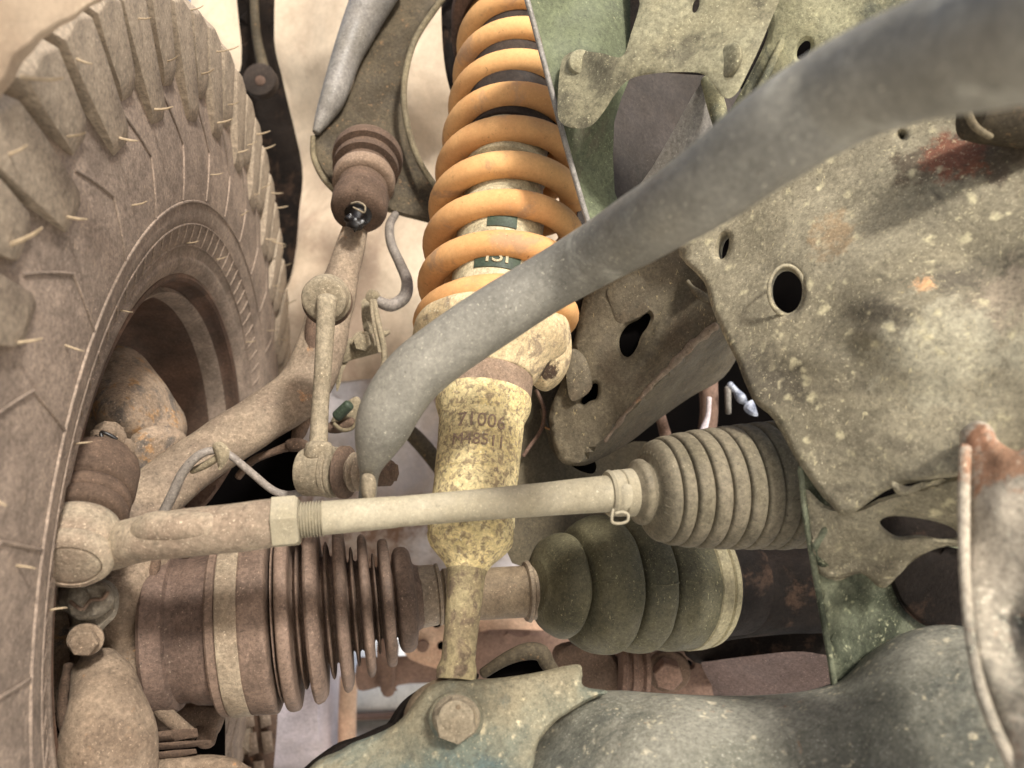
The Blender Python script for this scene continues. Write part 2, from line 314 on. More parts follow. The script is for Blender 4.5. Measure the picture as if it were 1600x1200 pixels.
# ------------------------------------------------------------------ materials (display colours of the things, with some painted shade)
M = dict(
 tyre=mat('dusty_rubber', (154, 135, 118), (126, 110, 96), 26, (190, 165, 130), .12, 500, scr=(176, 152, 126), scr_amt=.15, scr_dir=(1, .12, .12), rough=.9, bump=.5),
 tread=mat('dusty_tread_rubber', (166, 149, 127), (138, 122, 104), 20, (205, 185, 150), .15, 400, rough=.92, bump=.4),
 hair=mat('rubber_nib', (186, 164, 132), rough=.9),
 rim=mat('rusty_rim', (104, 78, 62), (80, 62, 50), 14, rust=(134, 90, 60), rust_amt=.25, rust_sc=9, rough=.7, bump=.3),
 caliper=mat('caliper_cast', (172, 150, 126), (146, 125, 103), 24, rust=(168, 130, 88), rust_amt=.42, rust_sc=70, dark=(112, 102, 92), dark_amt=.38, dark_sc=50, rough=.8, bump=.7),
 knuckle=mat('knuckle_cast', (146, 126, 104), (116, 98, 80), 30, (92, 76, 62), .35, 330, rust=(176, 128, 82), rust_amt=.16, rust_sc=45, rough=.85, bump=.9),
 arm=mat('knuckle_arm', (148, 130, 108), (122, 105, 88), 22, (100, 86, 72), .2, 350, rust=(180, 134, 92), rust_amt=.2, rust_sc=40, rough=.8, bump=.6),
 boss=mat('brown_joint_cast', (112, 90, 73), (92, 74, 60), 36, rough=.88, bump=.8, bsc=700),
 black=mat('black_grease', (22, 18, 15), rough=.25, spec=.6, bump=.2),
 tie=mat('dusty_steel', (162, 152, 128), (144, 134, 110), 26, (212, 204, 180), .15, 420, scr=(140, 126, 100), scr_amt=.1, scr_dir=(.2, 1, 1), rough=.8, bump=.35, grain=.6),
 tieold=mat('dusty_forged_end', (166, 151, 127), (134, 116, 97), 20, (210, 198, 170), .2, 420, rough=.85, bump=.5),
 clampdull=mat('dull_band', (146, 136, 102), (122, 112, 84), 22, (176, 166, 122), .3, 420, rough=.6, bump=.5),
 rackboot=mat('rack_boot_rubber', (118, 108, 88), (100, 92, 73), 26, (160, 150, 122), .2, 500, rough=.85, bump=.3),
 oboot=mat('outer_boot_rubber', (126, 104, 88), (98, 80, 67), 22, (174, 146, 120), .12, 420, rough=.75, bump=.4),
 ocup=mat('outer_joint_steel', (112, 91, 78), (84, 67, 57), 22, (170, 152, 130), .3, 380, rough=.7, bump=.8),
 clamp=mat('boot_clamp', (154, 138, 115), (128, 111, 91), 22, (200, 186, 156), .3, 420, rough=.6, bump=.5),
 shaft=mat('shaft_steel', (138, 120, 94), (108, 92, 72), 26, (170, 156, 120), .25, 420, rust=(136, 98, 66), rust_amt=.2, rough=.7, bump=.6),
 iboot=mat('inner_boot_rubber', (94, 88, 64), (72, 68, 49), 16, (172, 166, 120), .22, 380, scr=(160, 152, 110), scr_amt=.2, scr_dir=(1, 1, .25), rough=.75, bump=.45),
 spring=mat('orange_spring_paint', (218, 166, 104), (196, 142, 86), 14, (112, 84, 58), .3, 200, dark=(176, 136, 98), dark_amt=.3, dark_sc=20, rough=.8, bump=.2, spec=.15, grain=.3, patches=[(808, 404, .470, .0028, (120, 100, 80)), (803, 424, .470, .002, (110, 92, 74)), (785, 352, .475, .0022, (140, 104, 74)), (835, 330, .485, .002, (128, 96, 70)), (884, 372, .50, .0025, (150, 122, 92)), (770, 270, .485, .0018, (124, 90, 62))]),
 shock=mat('yellowed_shock', (228, 208, 152), (210, 188, 128), 30, (116, 90, 58), .5, 600, dark=(156, 136, 102), dark_amt=.5, dark_sc=260, rust=(134, 116, 92), rust_amt=.36, rust_sc=190, rough=.75, bump=.6),
 shocklow=mat('shock_lower_dirty', (170, 155, 114), (142, 126, 94), 34, (206, 186, 126), .35, 500, dark=(118, 101, 80), dark_amt=.5, dark_sc=90, rough=.8, bump=.8),
 seat=mat('spring_seat_paint', (222, 198, 152), (194, 170, 128), 26, dark=(156, 136, 108), dark_amt=.42, dark_sc=80, rough=.65, bump=.4, patches=[(862, 583, .475, .010, (70, 52, 36)), (800, 560, .46, .008, (130, 112, 92))]),
 inner=mat('shock_cream_body', (188, 175, 140), (160, 147, 115), 20, (110, 92, 70), .25, 180, rough=.6),
 green=mat('label_green', (62, 74, 58), (52, 62, 48), 40, rough=.5, bump=.1),
 collar=mat('shock_collar', (150, 127, 106), (132, 110, 90), 40, rough=.85, bump=.4, bsc=700),
 bar=mat('sway_bar_paint', (138, 133, 120), (118, 114, 103), 16, (200, 194, 174), .3, 420, dark=(158, 154, 140), dark_amt=.2, dark_sc=10, scr=(204, 196, 172), scr_amt=.3, scr_dir=(1, .3, 1), rough=.52, bump=.2, grain=.85, patches=[(1052, 352, .245, .0018, (214, 208, 186)), (835, 843, .3, .001, (214, 208, 186)), (700, 590, .345, .0022, (186, 180, 156)), (1240, 200, .195, .004, (96, 95, 88))]),
 link=mat('link_dusty', (152, 139, 115), (132, 119, 97), 30, (188, 176, 148), .15, 500, rough=.85, bump=.4),
 uca=mat('control_arm_dark', (86, 76, 59), (66, 58, 45), 22, (136, 106, 74), .6, 160, spec=.15, rust=(112, 78, 52), rust_amt=.2, rough=.75, bump=.4),
 ucablue=mat('control_arm_flange', (142, 136, 128), (118, 112, 102), 18, rough=.5, bump=.2),
 lip=mat('flange_lip', (128, 116, 88), (108, 96, 74), 40, rough=.8),
 liner=mat('arch_liner', (214, 194, 166), (194, 172, 145), 7, dark=(176, 152, 128), dark_amt=.26, dark_sc=5, rough=.85, bump=.3, bsc=120, grain=.35),
 linerlow=mat('arch_liner_low', (206, 200, 200), (176, 160, 146), 7, rust=(128, 98, 78), rust_amt=.5, rust_sc=4, rough=.8, bump=.4, bsc=120, grain=.5),
 rubber=mat('dark_strut', (62, 50, 40), (44, 36, 30), 20, rough=.8),
 hose=mat('hose_rubber', (138, 129, 119), (116, 106, 96), 20, rough=.6, bump=.2),
 brk=mat('dusty_bracket', (154, 140, 114), (130, 118, 94), 30, rough=.85),
 tower=mat('tower_green_dark', (104, 110, 80), (80, 84, 62), 12, (164, 160, 120), .12, 240, dark=(84, 78, 62), dark_amt=.2, dark_sc=8, rough=.75, bump=.3),
 towerin=mat('tower_inside', (66, 58, 52), (52, 46, 40), 10, dark=(40, 36, 30), dark_amt=.3, dark_sc=8, rough=.8, bump=.3),
 bracket=mat('stamped_bracket', (150, 144, 114), (130, 123, 96), 20, (186, 176, 132), .3, 300, dark=(100, 94, 74), dark_amt=.38, dark_sc=18, rough=.8, bump=.35),
 frametop=mat('frame_olive', (160, 156, 122), (134, 128, 98), 16, (186, 180, 140), .3, 200, dark=(92, 92, 76), dark_amt=.42, dark_sc=14, rough=.8, bump=.4),
 frame=mat('frame_dusty', (154, 144, 118), (128, 119, 96), 12, (204, 192, 150), .45, 150, dark=(98, 90, 74), dark_amt=.32, dark_sc=10, scr=(196, 182, 140), scr_amt=.25, scr_dir=(.7, 1, .2), rough=.8, bump=.5, patches=[(1340, 250, .37, .006, (150, 100, 60)), (1445, 452, .345, .006, (206, 158, 110)), (1412, 478, .35, .006, (206, 186, 130)), (1392, 500, .35, .0025, (176, 98, 62)), (1470, 628, .34, .004, (206, 186, 140)), (1550, 235, .355, .024, (92, 80, 64)), (1430, 240, .368, .018, (98, 86, 68)), (1487, 240, .366, .016, (124, 78, 56)), (1514, 278, .364, .010, (124, 78, 54)), (1290, 350, .385, .018, (152, 130, 98)), (1330, 300, .378, .012, (90, 80, 64)), (1480, 560, .335, .03, (160, 152, 127)), (1240, 210, .40, .01, (96, 80, 64)), (1585, 470, .325, .018, (146, 132, 110))], splat=(95, .75, (202, 190, 150))),  # dark patches at upper right paint the sway bar's shade; rest are stains
 framelow=mat('frame_green_low', (124, 126, 100), (94, 98, 78), 16, (180, 178, 140), .55, 170, dark=(58, 62, 46), dark_amt=.5, dark_sc=14, rust=(172, 132, 88), rust_amt=.14, rough=.8, bump=.6, splat=(120, .5, (180, 182, 140))),
 rustpatch=mat('rust_patch', (158, 84, 54), (122, 70, 50), 50, dark=(96, 74, 60), dark_amt=.4, dark_sc=60, rough=.9, bump=.9),
 mid=mat('frame_mid', (110, 99, 78), (84, 75, 59), 16, (172, 156, 120), .12, 260, dark=(92, 80, 62), dark_amt=.35, dark_sc=14, scr=(168, 148, 104), scr_amt=.2, scr_dir=(.5, 1, .2), rough=.7, bump=.5),
 wall=mat('inner_wall', (92, 82, 62), (74, 66, 50), 12, dark=(76, 66, 52), dark_amt=.2, rough=.8),
 dark=mat('sooty_black_and_shade', (34, 27, 22), (22, 18, 15), 14, rust=(52, 39, 30), rust_amt=.45, rough=.85, bump=.6, spec=.12),  # black parts, and shade painted as dark sheets in pockets and gaps
 pit=mat('cavity_shade_black', (9, 7, 6), (6, 5, 4), 14, rough=1, spec=.02, bump=0, grain=.2),  # near-black colour stands for the shade inside deep holes and gaps
 lca=mat('lower_arm_paint', (150, 146, 130), (114, 112, 98), 14, (204, 192, 158), .5, 170, dark=(98, 98, 88), dark_amt=.3, dark_sc=10, rust=(170, 130, 98), rust_amt=.08, rust_sc=50, spec=.15, rough=.75, bump=.45, splat=(120, .5, (208, 196, 166))),
 lcab=mat('lower_bracket_dirty', (134, 124, 98), (96, 102, 90), 12, (190, 176, 136), .36, 180, dark=(84, 98, 94), dark_amt=.38, dark_sc=12, rough=.75, bump=.6, splat=(120, .5, (196, 182, 146))),
 fore=mat('foreground_arm', (188, 174, 152), (154, 144, 126), 12, rust=(170, 116, 82), rust_amt=.3, rust_sc=16, dark=(90, 88, 78), dark_amt=.35, dark_sc=20, rough=.7, bump=.5, patches=[(1565, 725, .285, .015, (164, 124, 94)), (1525, 680, .295, .008, (160, 116, 86))], splat=(120, .5, (214, 200, 176))),
 red=mat('brown_crossmember', (134, 106, 90), (108, 85, 71), 12, rough=.8),
 mauve=mat('skid_plate', (106, 88, 82), (92, 76, 70), 10, (170, 150, 140), .2, 160, scr=(160, 136, 124), scr_amt=.2, scr_dir=(1, 1, .3), rough=.8),
 pale=mat('pale_rim', (206, 190, 186), (186, 176, 182), 6, rough=.6),
 beige=mat('beige_plate', (214, 180, 150), (190, 152, 124), 8, rough=.8),
 chrome=mat('bright_metal', (190, 196, 208), (110, 116, 132), 90, rough=.4, metal=.3, bump=.6),
 sensor=mat('sensor_plastic', (134, 123, 106), (108, 99, 86), 40, rust=(140, 124, 100), rust_amt=.3, rust_sc=60, rough=.7, bump=.5),
 concrete=mat('pale_concrete', (240, 238, 232), (226, 222, 212), 4, rough=.9),
)

# ------------------------------------------------------------------ the setting
g = mk('ground', [(-400, -400, -.62), (400, -400, -.62), (400, 400, -.62), (-400, 400, -.62)], [(0, 1, 2, 3)], M['concrete']); g['kind'] = 'structure'

# ------------------------------------------------------------------ wheel arch and body behind
t = thing('wheel_arch_liner', P(560, 700, 1.0), 'pale dusty wheel arch liner panel behind the coil spring and the tyre', 'liner')
slab('upper_panel', [(330, -80), (760, -80), (960, 200), (960, 480), (900, 640), (700, 640), (520, 640), (400, 560), (330, 300)],
     [(340, 0, 1.02), (600, 300, .98), (900, 300, .9), (450, 500, 1.0), (470, 290, 1.05), (520, 360, .98), (640, 120, .9)], M['liner'], t, thick=.01, edge=.004, grid=22, wav=.02, wavs=9)
slab('lower_panel', [(500, 600), (900, 600), (920, 900), (780, 930), (640, 915), (560, 905), (400, 890), (400, 620)],
     [(500, 650, .99), (700, 700, .93), (640, 820, .95), (850, 800, .88)], M['linerlow'], t, thick=.01, edge=.004, grid=22, wav=.03, wavs=11)
tag(t.children[1], 'grey and brown stained lower panel')
t2 = thing('fender_strut', P(400, 130, .92), 'dark strut with painted shade and a bolt beside the tyre top in front of the pale liner', 'strut')
slab('strut_plate_and_shade', [(372, -40), (425, -40), (428, 60), (438, 110), (452, 170), (472, 260), (468, 330), (455, 430), (425, 440), (410, 300), (385, 200), (362, 120), (378, 100)], [(400, 0, .86), (420, 300, .94)], M['dark'], t2, thick=.02, edge=.004, wav=.004)  # broad black shape also paints the shadow beside the strut
tube('strut_stay', [(396, -30, .85, 7), (400, 50, .85, 7), (412, 108, .85, 9)], M['uca'], t2)
disc('bolt_head', P(410, 130, .85), (0, -1, 0), .019, .012, M['rubber'], t2, seg=30)
disc('bolt_tip', P(410, 130, .845), (0, -1, 0), .006, .008, M['rim'], t2, seg=20)

# ------------------------------------------------------------------ wheel
WC = Vector((-.26387, .58193, -.12394)); th, cm = -.13137, -.04311
hv = Vector((math.sin(th), math.cos(th), 0)); av = Vector((math.cos(th), -math.sin(th), 0)); zv = Vector((0, 0, 1))
a2 = av * math.cos(cm) + zv * math.sin(cm); z2 = zv * math.cos(cm) - av * math.sin(cm)
WM = Matrix((hv, z2, a2)).transposed().to_4x4(); WM.translation = WC
wheel = bpy.data.objects.new('wheel', None); COL.objects.link(wheel); wheel.matrix_world = WM
tag(wheel, 'big dusty brown off-road wheel with lugged tyre filling the left side', 'wheel')
def wmesh(name, V, F, m, parent, bev=0, smooth=40):
    me = bpy.data.meshes.new(name); me.from_pydata(V, [], F); me.validate()
    bm = bmesh.new(); bm.from_mesh(me); bmesh.ops.recalc_face_normals(bm, faces=bm.faces)
    if bev:
        es = [e for e in bm.edges if len(e.link_faces) == 2 and e.calc_face_angle(0) > R_(25)]
        bmesh.ops.bevel(bm, geom=es, offset=bev, segments=2, profile=.6, affect='EDGES')
    bm.to_mesh(me); bm.free(); me.polygons.foreach_set('use_smooth', [True] * len(me.polygons)); me.set_sharp_from_angle(angle=R_(smooth))
    me.materials.append(m); o = bpy.data.objects.new(name, me); COL.objects.link(o); o.parent = parent; return o
def pol(r, f, z): return Vector((r * math.cos(f), r * math.sin(f), z))
def wlathe(name, prof, m, parent, seg=200, closed=True, smooth=40):
    V = []; F = []
    for r, z in prof:
        for k in range(seg): V.append(pol(r, 2 * math.pi * k / seg, z))
    n_ = len(prof); rg = n_ if closed else n_ - 1
    for i in range(rg):
        j = (i + 1) % n_
        for k in range(seg): F.append((i * seg + k, i * seg + (k + 1) % seg, j * seg + (k + 1) % seg, j * seg + k))
    return wmesh(name, V, F, m, parent, smooth=smooth)
WIDE = .27
tprof = [tuple(q) for q in crom([(.200, -.012), (.204, -.002), (.209, .002), (.214, .0055), (.2205, .0078), (.224, .0074), (.236, .0125), (.242, .0142), (.254, .0178), (.28, .0198), (.31, .0192), (.335, .0172), (.358, .0135), (.374, .002), (.383, -.012), (.385, -.04), (.386, -WIDE / 2), (.383, -WIDE + .02), (.36, -WIDE - .005), (.30, -WIDE - .02), (.22, -WIDE), (.19, -WIDE + .02), (.19, -.03)], 4, True)]
tyre = wlathe('tyre', tprof, M['tyre'], wheel)
# shoulder and sidewall lugs
def lug(rin, w0, w1, skew, z0=.0226):
    sec = [(rin, .0175), (rin + .004, z0 - .002), (rin + .012, z0), (.366, z0 + .001), (.384, .0245), (.3915, .016), (.3945, -.002), (.3955, -.05), (.380, -.05), (.366, .0)]
    V = []; n_ = len(sec)
    for j in range(5):
        u = j / 4 * 2 - 1
        for r, z in sec:
            tt = (r - rin) / (.395 - rin)
            hw = w0 + (w1 - w0) * tt
            if tt < .25: hw *= .55 + 1.8 * tt
            V.append(pol(r + (.004 * (1 - abs(u)) if r > .38 else 0), R_(u * hw + skew * (1 - tt)), z))
    F = []
    for j in range(4):
        for i in range(n_): F.append((j * n_ + i, j * n_ + (i + 1) % n_, (j + 1) * n_ + (i + 1) % n_, (j + 1) * n_ + i))
    F.append(tuple(range(n_))); F.append(tuple(range(4 * n_, 5 * n_))); return V, F
la = wmesh('tread_block', *lug(.314, 2.9, 2.4, -5.2), M['tread'], tyre, .0012)
lb = wmesh('tread_block', *lug(.335, 2.3, 2.4, -3.6, .0218), M['tread'], tyre, .0012)
tag(la, 'long shoulder lug'); tag(lb, 'short shoulder lug')
def spin(o, deg, jit=0):
    o.rotation_euler = (0, 0, R_(deg)); return o
for k in range(60):
    src = la if k % 2 == 0 else lb
    if k > 1: src = src.copy(); COL.objects.link(src)
    spin(src, k * 6 + 1.0 + (.5 if k % 4 == 0 else -.2))
# tread face blocks
def tb(z0, z1, w, sk):
    V = []
    for rr in (.379, .3955):
        for (u, z) in ((-1, z0), (1, z0), (1, z1), (-1, z1)): V.append(pol(rr, R_(u * w + sk * (z - z0) * 60), z))
    return V, [(0, 1, 2, 3), (4, 5, 6, 7), (0, 1, 5, 4), (1, 2, 6, 5), (2, 3, 7, 6), (3, 0, 4, 7)]
for (z0, z1, sk, off) in ((-.062, -.105, 1.2, 2), (-.115, -.16, -1.2, 5), (-.172, -.215, 1.2, 1)):
    b0 = None
    for k in range(45):
        if b0 is None: b0 = wmesh('tread_block', *tb(z0, z1, 3.1, sk), M['tread'], tyre, .0015); o = b0
        else: o = b0.copy(); COL.objects.link(o)
        spin(o, k * 8 + off)
# raised zigzag ridges on the sidewall
def wtube(name, pts, r, m, parent, seg=8):
    a = [Vector(q) for q in pts]; V = []; F = []
    for i, p in enumerate(a):
        tt = (a[min(i + 1, len(a) - 1)] - a[max(i - 1, 0)]).normalized(); u = tt.cross(Vector((0, 0, 1))).normalized(); v = u.cross(tt)
        rr = r[i] if isinstance(r, list) else r
        for k in range(seg): x = 2 * math.pi * k / seg; V.append(p + (u * math.cos(x) + v * math.sin(x)) * rr)
    for i in range(len(a) - 1):
        for k in range(seg): F.append((i * seg + k, i * seg + (k + 1) % seg, (i + 1) * seg + (k + 1) % seg, (i + 1) * seg + k))
    F.append(tuple(range(seg))); F.append(tuple(range((len(a) - 1) * seg, len(a) * seg)))
    return wmesh(name, V, F, m, parent)
_sw = sorted((q[0], q[1]) for q in tprof[:60] if .215 < q[0] < .372 and q[1] > .003)
def swz(r): return float(np.interp(r, [q[0] for q in _sw], [q[1] for q in _sw]))
def swz_old(r): return float(np.interp(r, [q[0] for q in tprof[20:60]], [q[1] for q in tprof[20:60]])) if False else {0: 0}.get(0) + np.interp(r, [.224, .236, .254, .28, .31, .335, .358], [.0125, .0183, .0185, .019, .018, .0165, .0125])
def zig(pts, r=.0011):
    out = []
    for (r0, f0), (r1, f1) in zip(pts, pts[1:]):
        for k in range(6): q = k / 6; rr = r0 + (r1 - r0) * q; out.append(pol(rr, R_(f0 + (f1 - f0) * q), swz(rr) + r * .3))
    out.append(pol(pts[-1][0], R_(pts[-1][1]), swz(pts[-1][0]) + r * .3)); return out
za = wtube('sidewall_ridge', zig([(.330, 0), (.300, -5), (.264, -4.2)]), .0008, M['tyre'], tyre)
for k in range(30):
    for z_ in (za,):
        o = z_ if k == 0 else z_.copy()
        if k: COL.objects.link(o)
        spin(o, k * 12 + 5)
def splate(pts, h=.0012):
    V = [pol(a_, R_(b_), swz(a_) - .004) for a_, b_ in pts] + [pol(a_, R_(b_), swz(a_) + h) for a_, b_ in pts]; n_ = len(pts)
    return V, [tuple(range(n_)), tuple(range(n_, 2 * n_))] + [(i, (i + 1) % n_, n_ + (i + 1) % n_, n_ + i) for i in range(n_)]
# raised rings and cord ribs near the bead
for rr, tr in ((.2305, .0009), (.246, .0008), (.262, .0011)):
    V = []; F = []
    for k in range(180):
        f0 = 2 * math.pi * k / 180
        for j in range(6): x = 2 * math.pi * j / 6; V.append(pol(rr + tr * math.cos(x), f0, swz(rr) + tr * math.sin(x)))
    for k in range(180):
        for j in range(6): F.append((k * 6 + j, k * 6 + (j + 1) % 6, ((k + 1) % 180) * 6 + (j + 1) % 6, ((k + 1) % 180) * 6 + j))
    wmesh('sidewall_ring', V, F, M['tyre'], tyre)
cr0 = wtube('cord_rib', [pol(.2305, 0, swz(.2305) + .0003), pol(.238, R_(.3), swz(.238) + .0004), pol(.246, R_(.8), swz(.246) + .0003)], .0007, M['tyre'], tyre, 6)
for k in range(1, 90):
    o = cr0.copy(); COL.objects.link(o); spin(o, k * 4)
# rubber nibs
hair0 = wtube('rubber_nib', [(0, 0, -.001), (.0003, 0, .003), (.001, .0002, .0065), (.0022, .0004, .0095)], [.0007, .0006, .0005, .0003], M['hair'], tyre, 6)
def puthair(o, r, f, z):
    o.rotation_euler = (random.uniform(-.5, .3), random.uniform(-.3, .3), R_(f)); o.location = pol(r, R_(f), z)
first = True
for k in range(60):
    f0 = k * 6 + 2
    if not (20 < f0 < 190): continue
    for rr in ((.386, .350) if k % 2 else (.374, .325)):
        if random.random() < .12: continue
        o = hair0 if first else hair0.copy()
        if not first: COL.objects.link(o)
        first = False
        sc_ = random.uniform(.8, 1.5); puthair(o, rr, f0 + random.uniform(-1, 1) - (.39 - rr) * 70, .0228 if rr > .33 else .0205); o.scale = (sc_, sc_, sc_)
for f0 in (10, 40, 75, 95, 128, 150, 170):
    o = hair0.copy(); COL.objects.link(o); puthair(o, .285, f0, .0205)
    o = hair0.copy(); COL.objects.link(o); puthair(o, .232, f0 + 6, .0115)
# rim barrel
rprof = [tuple(q) for q in crom([(.2105, .0), (.207, .0015), (.2035, .0), (.2015, -.008), (.194, -.016), (.1895, -.03), (.187, -.065), (.178, -.082), (.171, -.10), (.168, -.15), (.164, -.185), (.12, -.20), (.06, -.205), (.02, -.205)], 4)]
rprof = rprof + [(.02, -.21), (.17, -.212), (.195, -.15), (.2055, -.02), (.212, -.004)]
wlathe('rim', rprof, M['rim'], wheel, 160)
wlathe('rim_lip', [(.2108, .0), (.2088, .0028), (.2062, .003), (.2035, .001), (.2055, -.003), (.210, -.003)], M['rim'], wheel, 160)

t = slab('splash_liner', [(-80, -120), (215, -120), (190, -30), (166, -8), (133, 6), (112, 24), (96, 36), (84, 50), (66, 62), (52, 80), (34, 100), (20, 128), (2, 150), (-20, 190), (-80, 260)], [(0, 100, .262), (150, 0, .282), (0, -60, .25)], mat('splash_skin', (186, 164, 138), (160, 138, 114), 12, rough=.9, grain=.4), None, thick=.006, edge=.002, grid=16, wav=.006, wavs=30)
tag(t, 'blurred beige inner fender skin in the upper left corner before the tyre tread', 'liner')

# ------------------------------------------------------------------ brake caliper and disc inside the wheel
t = thing('brake_caliper', P(200, 700, .55), 'smooth rust-speckled cast brake caliper body inside the wheel rim', 'caliper')
slab('caliper_body', [(150, 552), (172, 540), (198, 541), (222, 556), (248, 586), (272, 622), (290, 652), (292, 678), (276, 708), (250, 732), (220, 755), (150, 780), (100, 760), (90, 700), (105, 640), (128, 590)],
     [(120, 700, .54), (180, 640, .515), (290, 660, .55), (200, 740, .53), (170, 545, .56)], M['caliper'], t, thick=.07, edge=.03, grid=12, wav=.002, wavs=40)
slab('caliper_foot', [(200, 690), (240, 665), (280, 672), (292, 690), (270, 725), (240, 760), (215, 790), (190, 770)], [(230, 720, .512), (280, 690, .525)], M['caliper'], t, thick=.03, edge=.010, grid=10)
t = thing('brake_disc', P(70, 960, .50), 'pitted vented brake disc edge showing behind the sensor', 'brake disc')
slab('disc_edge', [(40, 900), (75, 905), (112, 915), (112, 1060), (100, 1100), (70, 1120), (40, 1100)], .46, M['caliper'], t, thick=.03, edge=.002, holes=[[(66, 930), (76, 930), (74, 944), (64, 944)], [(62, 966), (70, 964), (68, 978), (60, 979)], [(61, 995), (66, 994), (64, 1008), (59, 1009)], [(66, 1110), (71, 1109), (70, 1116), (65, 1117)]], grid=10, wav=.001)
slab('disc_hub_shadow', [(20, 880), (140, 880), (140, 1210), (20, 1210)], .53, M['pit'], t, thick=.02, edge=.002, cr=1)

# ------------------------------------------------------------------ steering knuckle
t = thing('steering_knuckle', P(170, 1180, .47), 'pitted cast steering knuckle curving from lower left up to the ball joint', 'steering knuckle')
tube('upper_arm', [(562, 338, .60, 18), (551, 375, .595, 21), (535, 430, .585, 27), (514, 495, .57, 34), (500, 550, .56, 38), (468, 612, .55, 41), (402, 658, .535, 40), (325, 708, .52, 42), (262, 756, .505, 44), (215, 800, .49, 46), (190, 870, .47, 52)], M['arm'], t, n=8, seg=36, squash=.8, wob=.0015)
slab('rib', [(478, 500), (492, 480), (500, 540), (498, 610), (478, 680), (455, 690), (462, 640), (474, 580)], .545, M['boss'], t, thick=.02, edge=.004, grid=10)
slab('hub_body', [(120, 850), (190, 835), (262, 840), (270, 900), (252, 980), (246, 1040), (252, 1085), (245, 1110), (225, 1112), (232, 1160), (240, 1225), (90, 1225), (98, 1150), (96, 1080), (105, 1030), (112, 1000), (108, 960), (100, 910)],
     [(120, 900, .45), (180, 960, .425), (255, 980, .455), (165, 1120, .42), (230, 1050, .435), (120, 1050, .44)], M['knuckle'], t, thick=.07, edge=.022, grid=11, wav=.003, wavs=55)
tube('lower_lobe', [(150, 1050, .425, 38), (165, 1100, .41, 56), (166, 1160, .405, 66), (165, 1250, .40, 68)], M['knuckle'], t, seg=40, wob=.0045, wobs=38, cap=.8)
slab('seal_ring', [(222, 900), (240, 870), (252, 870), (244, 930), (240, 1000), (244, 1060), (256, 1108), (240, 1104), (226, 1060), (220, 980)], .452, M['boss'], t, thick=.02, edge=.004, grid=9)
tube('lower_web', [(108, 1040, .43, 8), (98, 1090, .425, 8), (100, 1130, .42, 9), (118, 1170, .42, 10), (125, 1230, .42, 10)], M['boss'], t)
tube('web_fillet', [(232, 1075, .44, 10), (255, 1112, .45, 12), (300, 1150, .46, 10)], M['knuckle'], t)

t = thing('lower_ball_joint', P(290, 1190, .45), 'dusty stacked steel plates of the lower ball joint under the axle joint', 'ball joint')
for i, (x0, x1, y0, y1) in enumerate(((238, 308, 1140, 1160), (236, 330, 1158, 1172), (238, 306, 1172, 1186))):
    slab('plate', [(x0, y0 + 4), (x0 + (x1 - x0) * .5, y0), (x1, y0 - 2), (x1 + 2, y1 - 9), (x0 + (x1 - x0) * .5, y1 - 2), (x0, y1)], .44 - .006 * i, M['boss'], t, thick=.035, edge=.002, cr=1, grid=12)
slab('lower_cap', [(236, 1188), (300, 1180), (345, 1180), (380, 1192), (430, 1240), (236, 1240)], .425, M['knuckle'], t, thick=.04, edge=.01)
tube('stud_shaft', [(320, 1085, .52, 20), (325, 1125, .51, 18), (322, 1160, .50, 14)], M['boss'], t)
slab('stud_shroud', [(232, 1108), (300, 1096), (350, 1105), (345, 1140), (330, 1150), (300, 1140), (240, 1140)], .50, M['boss'], t, thick=.03, edge=.008)
slab('recess_shade_sheet', [(225, 1085), (352, 1085), (352, 1210), (225, 1210)], .56, M['pit'], t, thick=.02, edge=.002, cr=1)

# wheel speed sensor
t = thing('wheel_speed_sensor', P(135, 960, .41), 'oval grey plastic sensor bolted to the knuckle below the tie rod end', 'sensor')
slab('flange', [(90, 920), (120, 905), (165, 905), (185, 925), (182, 960), (160, 985), (162, 1005), (150, 1020), (128, 1022), (112, 1008), (108, 985), (112, 970)], .405, M['sensor'], t, thick=.012, edge=.003, grid=8)
slab('sensor_cap', [(90, 935), (98, 918), (130, 908), (165, 912), (180, 930), (172, 952), (145, 968), (112, 962), (94, 950)], .394, M['sensor'], t, thick=.015, edge=.005, grid=7, wav=.003, wavs=160)
tube('moulded_ridge', [(110, 940, .391, 3), (128, 952, .390, 3), (142, 938, .390, 3), (160, 936, .390, 3), (168, 926, .390, 3)], M['boss'], t, n=5, seg=10)
bolt(P(134, 999, .402), (.25, -1, -.1), .0075, .006, M['knuckle'], t, rot=.4, washer=1.22)

# ------------------------------------------------------------------ upper control arm
t = thing('upper_control_arm', P(600, 200, .66), 'dark stamped upper control arm curving in from the top, left of the coil spring', 'control arm')
slab('arm_plate', [(622, -40), (596, 35), (565, 88), (548, 140), (525, 180), (497, 203), (488, 226), (494, 255), (512, 282), (532, 305), (560, 322), (600, 330), (645, 342), (700, 352), (705, 320), (682, 292), (655, 252), (638, 205), (631, 155), (634, 105), (648, 58), (682, 8), (720, -40)],
     [(600, 0, .72), (520, 230, .655), (600, 300, .655), (580, 120, .69), (690, 320, .67), (640, 60, .70)], M['uca'], t, thick=.008, edge=.003, grid=11, wav=.002, wavs=30)
tube('outer_flange', [(602, -40, .70, 34), (581, 0, .69, 31), (558, 50, .685, 26), (541, 90, .675, 22), (521, 150, .66, 19), (506, 182, .655, 13), (494, 206, .65, 6)], M['ucablue'], t, squash=1.2)
tube('inner_lip', [(722, -40, .665, 5), (684, 8, .67, 5), (650, 60, .67, 5), (635, 108, .665, 5), (631, 155, .66, 5), (639, 207, .655, 5), (656, 254, .65, 5), (682, 294, .645, 5), (700, 318, .645, 4)], M['lip'], t, seg=12)
